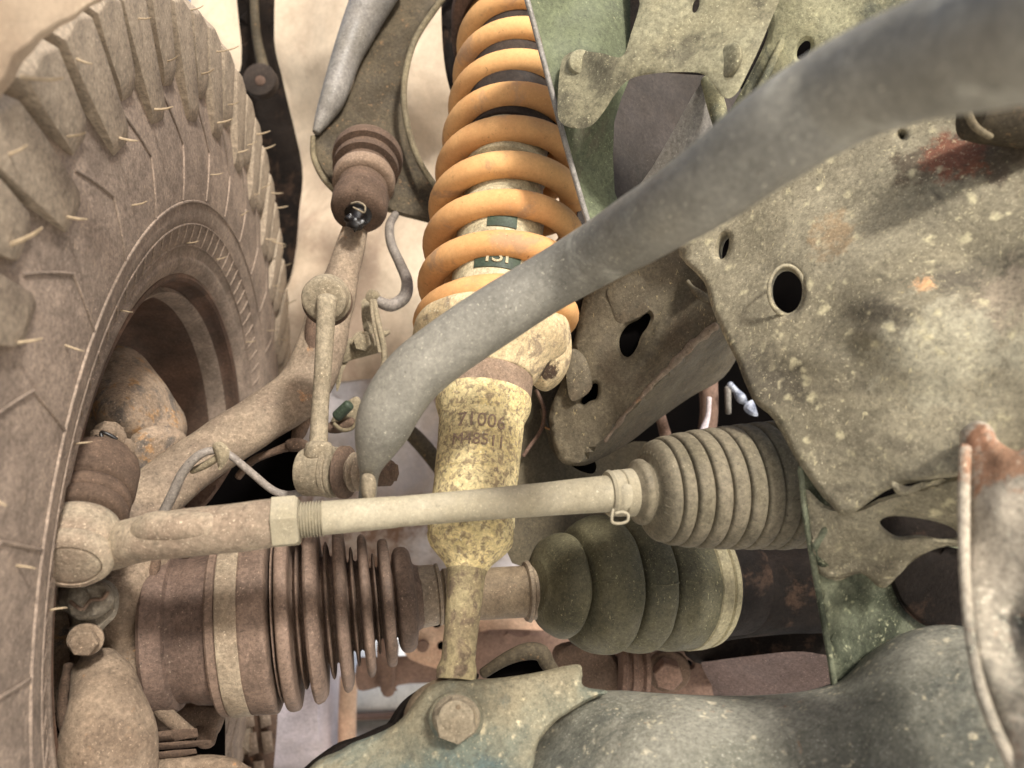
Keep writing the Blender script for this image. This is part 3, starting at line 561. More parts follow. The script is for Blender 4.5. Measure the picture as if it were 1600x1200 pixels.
tube('lower_lip', [(489, 214, .65, 4), (490, 245, .648, 4.5), (505, 278, .645, 4.5), (530, 306, .645, 4)], M['lip'], t, seg=12)
b = lathe('ball_joint', (582, 205, .655), (558, 345, .575), [(240, 30), (241, 52), (244, 54), (252, 54), (253, 45), (258, 44), (259, 50), (267, 51), (268, 41), (276, 40), (290, 38)], M['boss'], t, ax=1, smooth=45)
lathe('ball_joint_housing', (582, 205, .655), (558, 345, .575), [(290, 34), (292, 38), (304, 38), (305, 41), (310, 43), (326, 43), (331, 41), (334, 34), (335, 20)], M['boss'], t, ax=1, smooth=45, wob=.0008)
lathe('boot_ring', (582, 205, .655), (558, 345, .575), [(275, 38), (276, 46), (279, 48), (288, 48), (290, 45), (291, 37)], M['collar'], t, ax=1, smooth=60)
lathe('stud_nut', (582, 205, .655), (558, 345, .575), [(322, 22), (329, 23), (336, 21), (337, 15), (345, 13), (352, 11)], M['black'], t, ax=1, seg=24)
tube('cotter_pin', [(549, 318, .560, 1.6), (560, 316, .557, 1.6), (570, 322, .556, 1.6), (569, 332, .557, 1.6), (560, 328, .556, 1.5), (552, 324, .557, 1.4)], M['link'], t, n=5, seg=8)
tube('grease_smear', [(545, 342, .572, 8), (556, 350, .568, 9), (568, 343, .572, 6)], M['black'], t, seg=16, wob=.003, wobs=300)
tube('grease_drip', [(556, 348, .57, 5), (554, 362, .572, 1.5)], M['black'], t, seg=10)

# ------------------------------------------------------------------ coil spring and shock absorber
AX0, AX1 = P(781, 441, .525), P(816, 70, .61)        # axis of the strut
AXD = (AX1 - AX0).normalized()
def coil():
    turns_lo, turns_hi = -1.35, 8.6
    L = AX1 - AX0; ex = Vector((1, 0, 0)); ex = (ex - ex.dot(AXD) * AXD).normalized(); ef = ex.cross(AXD)
    if ef.y > 0: ef = -ef
    R0 = .0485; wr = .0094; seg = 22; V = []; F = []
    steps = int((turns_hi - turns_lo) * 48); C = []
    for i in range(steps + 1):
        s = turns_lo + (turns_hi - turns_lo) * i / steps
        f = s / 7.0
        a = math.pi / 2 - 2 * math.pi * s
        rr = R0 * (1 - .10 * max(0, f)) + (0.001 * math.sin(s))
        C.append(AX0 + L * f + (ex * math.cos(a) + ef * math.sin(a)) * rr)
    for i, p in enumerate(C):
        tt = (C[min(i + 1, steps)] - C[max(i - 1, 0)]).normalized(); u = (AXD - AXD.dot(tt) * tt).normalized(); v = tt.cross(u)
        e = min(1, (i + .3) / 6, (steps - i + .3) / 6) ** .5
        for k in range(seg): x = 2 * math.pi * k / seg; V.append(p + (u * math.cos(x) + v * math.sin(x)) * wr * e)
    for i in range(steps):
        for k in range(seg): F.append((i * seg + k, i * seg + (k + 1) % seg, (i + 1) * seg + (k + 1) % seg, (i + 1) * seg + k))
    F.append(tuple(range(seg))); F.append(tuple(range(steps * seg, (steps + 1) * seg)))
    o = mk('coil_spring', V, F, M['spring'], None, 60)
    tag(o, 'thick orange coil spring wound around the shock absorber at the top centre', 'spring')
coil()
SH = thing('shock_absorber', P(712, 1060, .40), 'stained yellow shock absorber standing below and inside the orange spring', 'shock absorber')
TOP, BOT = (815, 20, .617), (713, 1062, .395)
def along(y):  # a point of the strut axis seen at screen y
    return ray_line(P(*TOP), P(*BOT), y, 1)
lathe('upper_tube', TOP, BOT, [(-60, 52), (120, 56), (125, 60), (240, 62), (262, 62), (268, 66), (275, 66), (278, 60), (330, 62), (335, 66), (340, 67), (480, 68), (560, 68)], M['inner'], SH, ax=1, smooth=30)
lathe('bump_stop', TOP, BOT, [(-60, 20), (-60, 66), (60, 68), (170, 72), (224, 66), (230, 50)], M['rubber'], SH, ax=1)
body = lathe('body_tube', TOP, BOT, [(560, 60), (606, 66), (640, 66.5), (683, 66.5), (684, 66), (745, 66), (746, 65), (790, 66), (812, 67.5), (816, 68.5), (822, 67), (828, 68.5), (834, 67), (840, 68), (848, 66), (858, 60), (868, 50), (880, 38), (890, 31.5), (892, 31)], M['shock'], SH, ax=1, wob=.0005, wobs=90)
lathe('body_ring', TOP, BOT, [(588, 66), (590, 73), (593, 74), (622, 73.5), (624, 72)], M['collar'], SH, ax=1)
lathe('body_flange', TOP, BOT, [(620, 66), (622, 74), (626, 75), (638, 74.5), (652, 69), (660, 66)], M['shock'], SH, ax=1)
lathe('lower_stem', TOP, BOT, [(880, 33), (884, 31), (892, 31.5), (898, 29.5), (940, 28), (1000, 26.5), (1030, 26), (1040, 29), (1046, 31), (1062, 31)], M['shocklow'], SH, ax=1, wob=.0006, wobs=90)
# lower spring seat with its bulged lobe
lathe('spring_seat', TOP, BOT, rings([(512, 100), (518, 114), (526, 120), (538, 119), (552, 108), (568, 94), (582, 82), (592, 74)], 4), M['seat'], SH, ax=1, smooth=60, wob=.001)
slab('seat_lobe', [(770, 470), (850, 478), (884, 496), (893, 530), (891, 565), (878, 594), (856, 611), (838, 606), (815, 585), (770, 580)], [(800, 520, .462), (880, 550, .475), (850, 600, .475)], M['seat'], SH, thick=.045, edge=.019, grid=9, wav=.0015, wavs=60)
slab('seat_rim', [(650, 540), (662, 505), (690, 483), (730, 470), (775, 466), (775, 480), (735, 500), (700, 530), (672, 560)], [(660, 520, .482), (775, 470, .452)], M['seat'], SH, thick=.012, edge=.004, grid=9)
# green label with cream lettering, wrapped round the upper tube
def wrap(name, quads, y0, rad_px, m, parent, lift=.0006, h=None, text=None, size=None, x0=0, dpt=.0004):
    c0 = along(y0); rr = rad_px * K * c0.y + lift
    ex = Vector((1, 0, 0)); ex = (ex - ex.dot(AXS) * AXS).normalized(); ef = ex.cross(AXS); ef = -ef if ef.y > 0 else ef
    V = []; F = []
    def pt(u, v, d=0):  # u metres around, v metres along the axis (up)
        a = u / rr; return c0 + AXS * v + (ex * math.sin(a) + ef * math.cos(a)) * (rr + d)
    if text:
        cu = bpy.data.curves.new(name, 'FONT'); cu.body = text; cu.size = size; cu.align_x = 'CENTER'; cu.extrude = dpt; cu.resolution_u = 3
        ob = bpy.data.objects.new(name, cu); me = bpy.data.meshes.new_from_object(ob)
        bm = bmesh.new(); bm.from_mesh(me); bmesh.ops.triangulate(bm, faces=bm.faces); bmesh.ops.subdivide_edges(bm, edges=[e for e in bm.edges if e.calc_length() > size * .25], cuts=2)
        V = [pt(v.co.x + x0, v.co.y, v.co.z) for v in bm.verts]; F = [tuple(v.index for v in f.verts) for f in bm.faces]; bm.free(); bpy.data.curves.remove(cu)
    else:
        for (u0, v0, u1, v1) in quads:
            n = 10; b0 = len(V)
            for i in range(n + 1):
                u = u0 + (u1 - u0) * i / n; V += [pt(u, v0), pt(u, v1), pt(u, v0, dpt), pt(u, v1, dpt)]
            for i in range(n):
                q = b0 + i * 4; F += [(q + 2, q + 6, q + 7, q + 3), (q, q + 4, q + 6, q + 2), (q + 1, q + 3, q + 7, q + 5)]
            F += [(b0, b0 + 2, b0 + 3, b0 + 1), (b0 + n * 4, b0 + n * 4 + 1, b0 + n * 4 + 3, b0 + n * 4 + 2)]
    return mk(name, V, F, m, parent, 30)
AXS = (P(*TOP) - P(*BOT)).normalized()
wrap('label_patch', [(-.007, .0, .013, .010)], 395, 67, M['green'], SH)
wrap('label_patch', [(-.013, -.002, .018, .016)], 452, 67.5, M['green'], SH)
wrap('label_patch', [(-.004, -.004, .030, .012)], 512, 68.5, M['green'], SH)
wrap('label_letters', None, 449, 67.5, M['inner'], SH, lift=.0013, text='ISI', size=.018, x0=.002)
wrap('stamped_number', None, 690, 66.6, M['collar'], SH, lift=.0002, text='71006', size=.012, x0=.002)
wrap('stamped_number', None, 717, 66.6, M['collar'], SH, lift=.0002, text='M48511', size=.010, x0=.001)
# bottom eye and rubber bush
lathe('stem_eye', (650, 1100, .385), (775, 1068, .40), [(660, 46), (664, 50), (762, 50), (766, 46)], M['shocklow'], SH, seg=48) if False else None

t = thing('upper_spring_seat', P(720, 20, .62), 'dark brown ring seat at the top left of the orange spring', 'spring seat')
slab('seat_ring', [(705, 30), (708, 0), (722, -30), (760, -60), (830, -60), (830, -20), (760, -14), (735, 10), (720, 50), (716, 100), (708, 80)], [(710, 40, .60), (830, -40, .56)], M['rim'], t, thick=.02, edge=.003, grid=9)
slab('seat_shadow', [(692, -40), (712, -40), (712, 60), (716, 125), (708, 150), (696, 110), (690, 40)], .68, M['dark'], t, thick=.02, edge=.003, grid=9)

# ------------------------------------------------------------------ frame tower and brackets
t = thing('spring_tower', P(960, 200, .52), 'dark green steel spring tower panel with pale folded edge right of the spring', 'frame panel')
slab('side_panel', [(818, -60), (1010, -60), (1005, 40), (985, 120), (960, 190), (960, 300), (975, 345), (935, 385), (918, 350), (900, 290), (880, 215), (862, 130), (845, 60)],
     [(820, 0, .455), (930, 380, .465), (960, 100, .475), (985, 300, .50)], M['tower'], t, thick=.004, edge=.001, grid=14, wav=.002, wavs=20, cr=2)
tube('folded_edge', [(812, -40, .453, 4.5), (832, 30, .453, 4.5), (856, 120, .454, 4.5), (880, 212, .456, 4.5), (902, 290, .459, 4.5), (920, 350, .462, 4.5), (934, 388, .464, 4.5)], M['ucablue'], t, seg=10)
slab('inner_panel', [(880, 80), (1140, 60), (1150, 220), (1120, 420), (930, 480), (900, 300)], [(900, 200, .56), (1100, 200, .66), (950, 400, .56)], M['towerin'], t, thick=.006, edge=.002, grid=18, wav=.012, wavs=14)
slab('gusset', [(1100, 122), (1118, 135), (1135, 180), (1120, 240), (1000, 330), (975, 345), (985, 310), (1020, 260), (1060, 190)], [(1110, 130, .46), (990, 340, .47)], M['ucablue'], t, thick=.004, edge=.001, grid=14, cr=2)
tube('gusset_bead', [(1105, 125, .455, 10), (1118, 160, .45, 14), (1128, 200, .445, 12)], M['frametop'], t)

t = thing('stamped_bracket', P(1040, 100, .43), 'olive dusty stamped bracket with two round bolts at the top, right of the spring', 'bracket')
slab('bracket_plate', [(1008, -60), (1000, 5), (986, 52), (972, 88), (940, 84), (906, 79), (884, 86), (875, 108), (871, 170), (878, 192), (900, 200), (925, 195), (945, 172), (962, 146), (985, 123), (1030, 114), (1082, 113), (1106, 120), (1122, 142), (1135, 154), (1150, 147), (1164, 122), (1186, 76), (1206, 28), (1222, -10), (1235, -60)],
     [(890, 100, .448), (890, 190, .440), (1000, 0, .425), (985, 100, .424), (1100, 60, .412), (1140, 150, .402), (1210, 0, .40)], M['bracket'], t, thick=.004, edge=.0012, grid=12, wav=.0015, wavs=30, cr=4,
     holes=[ell(1088, 8, 5, 12, 24, .3)])
for (x, y, Y, r, ax_) in ((907, 99, .4470, .0078, (.1, -1, .02)), (1139, 97, .4055, .0098, (-1, -.55, .1))):
    disc('bolt_head', P(x, y, Y), ax_, r, .0028, M['bracket'], t, seg=36, prof=[(0, 1.04), (.1, 1.04), (.2, 1), (.6, .99), (.9, .9), (1, .75)])

t = thing('frame_upper_plate', P(1300, 100, .43), 'pale olive frame plate behind the upper end of the sway bar', 'frame plate')
slab('plate', [(1215, -60), (1500, -60), (1500, 60), (1320, 200), (1200, 280), (1100, 300), (1120, 210), (1145, 165), (1175, 110), (1200, 50)],
     [(1200, 50, .437), (1450, 0, .40), (1150, 250, .455)], M['frametop'], t, thick=.005, edge=.003, grid=14, wav=.004, wavs=25, holes=[ell(1256, 78, 9, 16, 24, .5)])
slab('dark_backing', [(985, -70), (1330, -70), (1300, 110), (1190, 150), (1100, 118), (985, 110)], .475, M['dark'], t, thick=.004, edge=.001, cr=1, grid=30)  # dark sheet added to hide the sky behind slot and gap
tube('pressed_bead', [(1252, -30, .432, 5), (1236, 30, .434, 5), (1208, 96, .436, 6), (1180, 150, .438, 5), (1160, 180, .44, 4)], M['frametop'], t)
slab('cavity_shade_sheet', [(1230, 40), (1290, 40), (1290, 120), (1230, 120)], .47, M['pit'], t, thick=.004, edge=.001, cr=1)

def dents(lst):
    def f(x, y):
        s = 0
        for (cx, cy, rx, ry, amp) in lst:
            d = ((x - cx) / rx) ** 2 + ((y - cy) / ry) ** 2
            if d < 6: s += amp * math.exp(-d)
        return s
    return f
t = thing('frame_crossmember', P(1400, 700, .38), 'large dusty grey frame member with an oval hole filling the right side', 'frame member')
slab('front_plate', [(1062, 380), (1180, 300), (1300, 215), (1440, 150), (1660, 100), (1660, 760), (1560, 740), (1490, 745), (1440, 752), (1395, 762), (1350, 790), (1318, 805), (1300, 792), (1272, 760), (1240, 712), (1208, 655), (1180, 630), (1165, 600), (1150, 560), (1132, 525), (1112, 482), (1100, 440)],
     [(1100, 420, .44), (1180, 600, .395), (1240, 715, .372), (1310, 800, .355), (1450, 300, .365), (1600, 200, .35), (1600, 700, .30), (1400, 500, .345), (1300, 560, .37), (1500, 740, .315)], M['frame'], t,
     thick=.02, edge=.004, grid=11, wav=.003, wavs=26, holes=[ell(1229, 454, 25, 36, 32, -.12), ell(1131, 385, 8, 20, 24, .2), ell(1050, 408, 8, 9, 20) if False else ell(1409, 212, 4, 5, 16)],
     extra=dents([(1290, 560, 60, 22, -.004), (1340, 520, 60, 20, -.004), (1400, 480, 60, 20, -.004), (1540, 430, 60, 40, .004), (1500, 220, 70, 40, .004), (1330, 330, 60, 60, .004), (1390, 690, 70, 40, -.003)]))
tube('hole_lip', [(1229 + 28 * math.cos(a) , 454 + 39 * math.sin(a), .3955, 3.2) for a in [R_(k * 24 + .01) for k in range(16)]], M['frame'], t, n=3, seg=8, cap=0)
slab('hole_shade_sheet', [(1170, 380), (1290, 380), (1290, 530), (1170, 530)], .50, M['pit'], t, thick=.004, edge=.001, cr=1)
slab('side_shade_sheet', [(1100, 350), (1160, 350), (1160, 420), (1100, 420)], .49, M['pit'], t, thick=.004, edge=.001, cr=1)
slab('lower_plate', [(1250, 730), (1300, 770), (1330, 800), (1400, 790), (1500, 760), (1540, 760), (1540, 1000), (1480, 1030), (1380, 1060), (1304, 1082), (1292, 1000), (1278, 920), (1264, 830), (1256, 780)],
     [(1260, 800, .375), (1300, 1060, .375), (1400, 850, .37), (1490, 850, .39), (1500, 950, .41), (1350, 950, .385)], M['framelow'], t, thick=.006, edge=.002, grid=11, wav=.004, wavs=28)
tube('plate_edge', [(1252, 730, .373, 5), (1257, 790, .373, 5), (1266, 850, .373, 5), (1280, 930, .373, 5), (1294, 1010, .373, 5), (1306, 1082, .373, 5)], M['framelow'], t, seg=12)
tube('weld_bead', [(1315, 806, .366, 3), (1288, 830, .37, 4), (1274, 858, .371, 4), (1290, 880, .373, 4), (1330, 872, .37, 3)], M['framelow'], t, seg=16, wob=.003, wobs=120)
slab('rolled_flange', [(1258, 765), (1290, 790), (1340, 795), (1390, 775), (1470, 752), (1512, 752), (1516, 850), (1480, 852), (1440, 868), (1412, 890), (1392, 912), (1374, 918), (1345, 896), (1305, 908), (1272, 885), (1262, 830)],
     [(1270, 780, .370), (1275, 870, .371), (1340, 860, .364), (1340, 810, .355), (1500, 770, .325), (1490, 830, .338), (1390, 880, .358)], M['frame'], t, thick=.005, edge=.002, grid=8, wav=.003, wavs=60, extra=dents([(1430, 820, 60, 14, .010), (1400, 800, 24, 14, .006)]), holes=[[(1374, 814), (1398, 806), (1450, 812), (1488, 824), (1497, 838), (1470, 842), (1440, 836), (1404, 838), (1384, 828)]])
slab('pocket_shade_sheet', [(1350, 790), (1520, 780), (1520, 856), (1352, 846)], .3665, M['dark'], t, thick=.004, edge=.001, cr=1, wav=.004)  # dark sheet set behind the pocket to paint its shade
slab('gap_backing', [(1290, 735), (1530, 730), (1530, 790), (1340, 800)], .43, M['pit'], t, thick=.004, edge=.001, cr=1)  # black sheet added to cover the bright gap between the plates
slab('lower_shade_sheet', [(1395, 870), (1500, 858), (1515, 940), (1500, 985), (1440, 975), (1400, 930)], [(1400, 880, .372), (1500, 880, .375)], M['dark'], t, thick=.006, edge=.003, grid=9, wav=.003)  # dark sheet laid before the lower plate as painted deep shade
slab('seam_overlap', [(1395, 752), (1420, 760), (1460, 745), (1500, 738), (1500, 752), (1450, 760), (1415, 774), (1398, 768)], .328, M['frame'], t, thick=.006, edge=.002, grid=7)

t = thing('foreground_flange', P(1570, 1190, .23), 'blurred pale rusty steel arm rising at the right edge of the photo', 'arm')
slab('flange_plate', [(1496, 690), (1505, 668), (1528, 657), (1548, 666), (1560, 690), (1590, 705), (1680, 720), (1680, 1260), (1590, 1230), (1556, 1160), (1532, 1100), (1516, 1040), (1506, 960), (1502, 870), (1500, 780)],
     [(1500, 700, .30), (1600, 750, .27), (1520, 1000, .26), (1600, 1150, .24), (1580, 960, .262)], M['fore'], t, thick=.02, edge=.006, grid=14, wav=.004, wavs=40, extra=dents([(1600, 990, 30, 60, .006), (1560, 800, 30, 30, -.004)]))
tube('flange_rim', [(1508, 700, .296, 9), (1506, 780, .285, 9), (1508, 900, .268, 8), (1520, 1020, .258, 8), (1548, 1120, .247, 9), (1600, 1230, .238, 9)], M['fore'], t, seg=16)

# middle frame tube
t = thing('frame_rail', P(980, 650, .55), 'brown olive frame rail tube with two dark slots behind the sway bar', 'frame rail')
slab('rail_body', [(940, 360), (1090, 330), (1150, 400), (1175, 480), (1160, 540), (1130, 590), (1080, 620), (1030, 655), (985, 690), (940, 716), (905, 728), (872, 716), (858, 650), (880, 590), (900, 520), (915, 450)],
     [(960, 460, .53), (1100, 450, .505), (900, 680, .54)], M['mid'], t, thick=.03, edge=.003, grid=9, wav=.0012, wavs=40, extra=lambda x, y: max(0, ((x - 1118) * .715 + (y - 508) * .70)) * .0019 + .010 * math.exp(-((x - 1010 - (y - 560) * -.6) / 22) ** 2) * (1 if y < 560 else math.exp(-((y - 560) / 30) ** 2)),
     holes=[[(968, 528), (980, 508), (998, 498), (1010, 488), (1017, 494), (1012, 510), (1002, 524), (994, 545), (982, 558), (970, 550)], [(906, 628), (916, 612), (926, 600), (934, 602), (932, 622), (920, 628), (910, 634)]])
slab('slot_tab', [(950, 450), (988, 430), (1008, 440), (1015, 478), (1008, 490), (988, 500), (972, 505), (962, 500), (955, 478)], [(955, 460, .5285), (1010, 480, .5205)], M['mid'], t, thick=.008, edge=.001, grid=8, cr=3)
slab('slot_shade_back', [(960, 480), (1030, 480), (1030, 570), (960, 570)], .535, M['pit'], t, thick=.003, edge=.001, cr=1)
slab('slot_shade_back', [(896, 590), (945, 590), (945, 645), (896, 645)], .56, M['pit'], t, thick=.003, edge=.001, cr=1)
slab('lower_tab', [(884, 560), (896, 545), (915, 560), (925, 595), (922, 610), (908, 622), (892, 625), (886, 600)], .534, M['mid'], t, thick=.008, edge=.0015, grid=8)
tube('weld_seam', [(1118, 508, .5005, 6), (1090, 532, .5055, 6), (1050, 570, .5125, 5), (1010, 610, .5195, 4), (975, 650, .5255, 3), (945, 690, .531, 2)], M['arm'], t, seg=12, wob=.002, wobs=200)
tube('crease', [(1075, 440, .495, 5), (1095, 462, .492, 7), (1120, 478, .49, 6)], M['mid'], t, seg=12, wob=.002, wobs=120)
slab('left_web', [(886, 470), (915, 450), (930, 520), (916, 590), (905, 620), (880, 640), (862, 620), (876, 560)], [(890, 480, .55), (880, 630, .56)], M['towerin'], t, thick=.006, edge=.002, grid=10, wav=.004)
slab('web_slot_shade', [(908, 500), (920, 470), (926, 500), (918, 536), (910, 540)], .545, M['pit'], t, thick=.003, edge=.001)

t = thing('frame_inner_wall', P(860, 780, .62), 'olive brown inner frame wall behind the shock body and the tie rod', 'frame wall')
slab('wall_sheet', [(820, 585), (880, 580), (920, 700), (1010, 690), (1030, 760), (1030, 880), (800, 880), (805, 700)], [(830, 600, .60), (1000, 800, .64), (880, 800, .60)], M['wall'], t, thick=.008, edge=.003, grid=14, wav=.006, wavs=16)
tube('cut_edge', [(846, 640, .588, 3), (858, 680, .588, 3), (868, 705, .588, 4), (895, 725, .59, 4), (930, 735, .59, 4)], M['mid'], t, seg=10)
tube('wire', [(838, 610, .57, 3), (850, 640, .572, 3), (846, 670, .572, 3), (826, 700, .572, 3), (818, 712, .572, 3)], M['red'], t, seg=8)
tube('frayed_wire', [(862, 640, .57, 1.8), (868, 672, .57, 1.8), (862, 672, .57, 1.6), (852, 668, .57, 1.5)], M['spring'], t, seg=8)
slab('torn_hole_shade', [(888, 722), (905, 715), (925, 718), (932, 728), (926, 740), (905, 735)], .572, M['pit'], t, thick=.003, edge=.001)

# engine parts and black shade sheet behind the boots
t = thing('engine_side', P(1150, 760, .75), 'engine underside parts before a black shade sheet in the gap beside the frame member', 'engine')
slab('gap_shade_sheet', [(960, 520), (1400, 520), (1400, 1070), (1000, 1070), (960, 900)], .80, M['pit'], t, thick=.02, edge=.004, cr=1, grid=30)  # black sheet painted as the darkness of the enclosed interior
tube('brown_post', [(1106, 595, .68, 15), (1108, 640, .68, 14), (1104, 680, .68, 14)], M['red'], t)
tube('pale_rod', [(1108, 622, .66, 4), (1106, 650, .66, 4), (1099, 672, .66, 6)], M['pale'], t)
tube('grey_post', [(1137, 606, .68, 5), (1138, 645, .68, 4.5)], M['ucablue'], t)
tube('bright_lever', [(1140, 600, .66, 5), (1149, 610, .66, 5), (1158, 622, .66, 8), (1165, 630, .66, 4)], M['chrome'], t)
slab('bright_nut', [(1164, 632), (1176, 625), (1182, 640), (1184, 650), (1172, 648), (1163, 641)], .65, M['chrome'], t, thick=.012, edge=.003, grid=5)
tube('hose_end', [(1032, 650, .66, 8), (1040, 680, .66, 9)], M['red'], t)

t = thing('steering_rack', P(1200, 930, .56), 'sooty dark steering rack housing right of the large rubber boot', 'steering rack')
lathe('rack_tube', (1080, 930, .60), (1320, 915, .60), [(1080, 66), (1095, 72), (1150, 70), (1230, 66), (1260, 70), (1320, 70)], M['dark'], t, wob=.004, wobs=30)
slab('rack_foot', [(1085, 985), (1300, 975), (1300, 1030), (1200, 1040), (1085, 1035)], .62, M['dark'], t, thick=.03, edge=.006)

# ------------------------------------------------------------------ drive shaft
t = thing('drive_shaft', P(700, 930, .52), 'drive shaft running left to right with brown pleated boot and olive bellows boot', 'drive shaft')
A, B = (240, 991, .475), (700, 926, .515)
lathe('outer_joint', A, B, [(242, 100), (246, 117), (252, 122), (272, 120), (280, 116), (284, 108), (300, 108), (310, 113), (336, 116), (348, 118), (350, 100)], M['ocup'], t, smooth=30, wob=.0008)
lathe('boot_clamp', A, B, [(360, 120), (361, 136), (364, 137.5), (392, 138), (394, 132)], M['clamp'], t, smooth=30)
pr = [(388, 120), (390, 134), (396, 138), (422, 140), (430, 139), (433, 128), (434, 100), (436, 100), (437, 122), (439, 126), (441, 122), (442, 102), (443, 102), (444, 132), (448, 140), (456, 141), (462, 139)]
for (x0_, x1_, ra_, rb_) in ((464, 485, 139, 133), (505, 529, 132, 123), (545, 566, 122, 106), (580, 597, 105, 96)):
    w_ = x1_ - x0_; rm_ = (ra_ + rb_) / 2
    pr += [(x0_, ra_ - 8), (x0_ + 1, rm_ - 44), (x0_ + w_ * .28, rm_ - 44), (x0_ + w_ * .33, rm_ - 30), (x0_ + w_ * .45, rm_ - 24), (x0_ + w_ * .57, rm_ - 30), (x0_ + w_ * .62, rm_ - 45), (x1_ - 2, rm_ - 45), (x1_ - .5, rb_ - 8), (x1_ + 3, rb_), (x1_ + 8, rb_ + 1)]
pr += [(611, 95), (613, 84), (614, 58), (617, 58), (618, 68), (621, 76), (627, 80), (638, 79), (645, 71), (648, 54), (652, 49), (658, 47)]
lathe('boot_edge', A, B, [(343, 118), (345, 131), (348, 134), (358, 135), (362, 128)], M['oboot'], t, smooth=30)
lathe('outer_boot', A, B, [tuple(q) for q in crom(pr, 2)], M['oboot'], t, smooth=50, wob=.0008, seg=96)
lathe('boot_clamp', A, B, [(655, 42), (656, 47.5), (680, 46), (682, 44), (683, 47), (687, 47), (689, 40)], M['clamp'], t, smooth=30)
A2, B2 = (640, 934, .51), (1120, 908, .56)
lathe('shaft_bar', A2, B2, [(600, 40), (690, 38), (692, 42), (745, 42), (748, 39), (800, 39), (840, 39)], M['shaft'], t, wob=.0006)
lathe('inner_boot_clamp', A2, B2, [(818, 38), (821, 45), (826, 47), (829, 42), (832, 43), (850, 43), (853, 46), (857, 47), (861, 44), (863, 40)], M['clamp'], t, smooth=30)
A3, B3 = (830, 914, .515), (1130, 908, .585)
pr = [(838, 38), (842, 46), (847, 58), (855, 70), (865, 77), (876, 80), (884, 77), (889, 68), (891, 50), (893, 66), (897, 84), (906, 95), (918, 102), (931, 106), (943, 105), (951, 99), (955, 86), (957, 70), (960, 92), (968, 100), (980, 104), (991, 105), (999, 101), (1002, 90), (1004, 78), (1007, 95), (1018, 100), (1036, 102), (1062, 100)]
lathe('inner_boot', A3, B3, [tuple(q) for q in crom(pr, 4)], M['iboot'], t, smooth=60, wob=.0012, seg=96)
lathe('boot_clamp', A3, B3, [(1060, 90), (1061, 99), (1063, 102), (1078, 101), (1080, 99), (1082, 97), (1084, 100), (1092, 98), (1094, 80)], M['clampdull'], t, smooth=30)
lathe('inner_joint', A3, B3, [(1084, 94), (1094, 94), (1104, 84), (1150, 80), (1152, 60)], M['dark'], t)
# raised mould seam on the inner boot
SA, SB = P(*A3), P(*B3); dx = (SB - SA).normalized()
def on_lathe(prof, x, ang):
    c = ray_line(SA, SB, x, 0); r = np.interp(x, [q[0] for q in prof], [q[1] for q in prof]) * K * c.y
    ef = Vector((0, -1, 0)); ef = (ef - ef.dot(dx) * dx).normalized(); up = dx.cross(ef); up = up if up.z > 0 else -up
    return c + (ef * math.cos(ang) + up * math.sin(ang)) * (r - .0001)
tube('mould_seam', [(*on_lathe(pr, x, .30 + .05 * math.sin(x * .05)), .00055) for x in range(846, 1050, 4)], M['iboot'], t, n=2, seg=6, world=True)

# ------------------------------------------------------------------ tie rod
t = thing('tie_rod', P(480, 812, .37), 'pale dusty tie rod crossing the middle with threads, lock nut and cast end', 'tie rod')
TA, TB = (172, 672, .440), (108, 886, .362)
lathe('castle_nut', TA, TB, [(672, 12), (674, 22), (702, 23), (704, 32), (722, 33), (724, 22)], M['knuckle'], t, ax=1, seg=8, smooth=20)
tube('cotter_pin', [(150, 682, .415, 3), (160, 690, .41, 3.5), (158, 676, .41, 3), (168, 678, .41, 3), (182, 686, .412, 3)], M['black'], t, n=4, seg=8)
for (x, y) in ((150, 684), (166, 678), (186, 684), (198, 698)):
    slab('nut_castellation', [(x - 11, y + 12), (x - 10, y - 8), (x, y - 13), (x + 10, y - 8), (x + 12, y + 12)], .415, M['knuckle'], t, thick=.008, edge=.003, grid=5)
lathe('knuckle_boss', TA, TB, [(716, 30), (718, 46), (724, 56), (734, 60), (758, 62), (770, 63), (774, 60), (776, 50)], M['boss'], t, ax=1, smooth=50, wob=.0007)
lathe('dust_boot', TA, TB, [(774, 50), (776, 57), (784, 61), (792, 61), (794, 57), (796, 58), (800, 62), (812, 62), (816, 56)], M['boss'], t, ax=1, smooth=60)
lathe('rod_end', TA, TB, [(820, 50), (823, 57), (830, 60), (840, 62), (852, 61), (862, 58), (874, 56)], M['tieold'], t, ax=1, smooth=60)
lathe('end_cap_rim', TA, TB, [(862, 56), (868, 61), (878, 60), (884, 54), (885, 46), (880, 44)], M['tieold'], t, ax=1, smooth=50, closed=False)
lathe('end_cap', TA, TB, [(872, 50), (879, 46), (883, 43), (885, 36), (884, 10)], M['tieold'], t, ax=1, smooth=50)
tube('end_neck', [(168, 856, .392, 36), (188, 850, .385, 37), (215, 843, .376, 36), (250, 836, .372, 36.5), (300, 831, .371, 37.5), (370, 824, .37, 38), (432, 817, .37, 37)], M['tieold'], t, seg=40, wob=.0008, cap=.3)
tube('end_shoulder', [(212, 838, .372, 18), (238, 824, .366, 24), (275, 823, .364, 24), (330, 822, .364, 22)], M['tieold'], t, seg=24, cap=.8)
TRA, TRB = (420, 817, .368), (965, 770, .40)
lathe('lock_nut', TRA, TRB, [(426, 36), (428, 42.5), (464, 42), (468, 38), (469, 30)], M['tie'], t, seg=6, smooth=20)
th_p = []
for i in range(9):
    x = 466 + i * 4.6; th_p += [(x, 23.6), (x + 1.3, 28.2), (x + 2.3, 28.2), (x + 3.6, 23.6)]
lathe('thread', TRA, TRB, th_p, M['tie'], t, smooth=30)
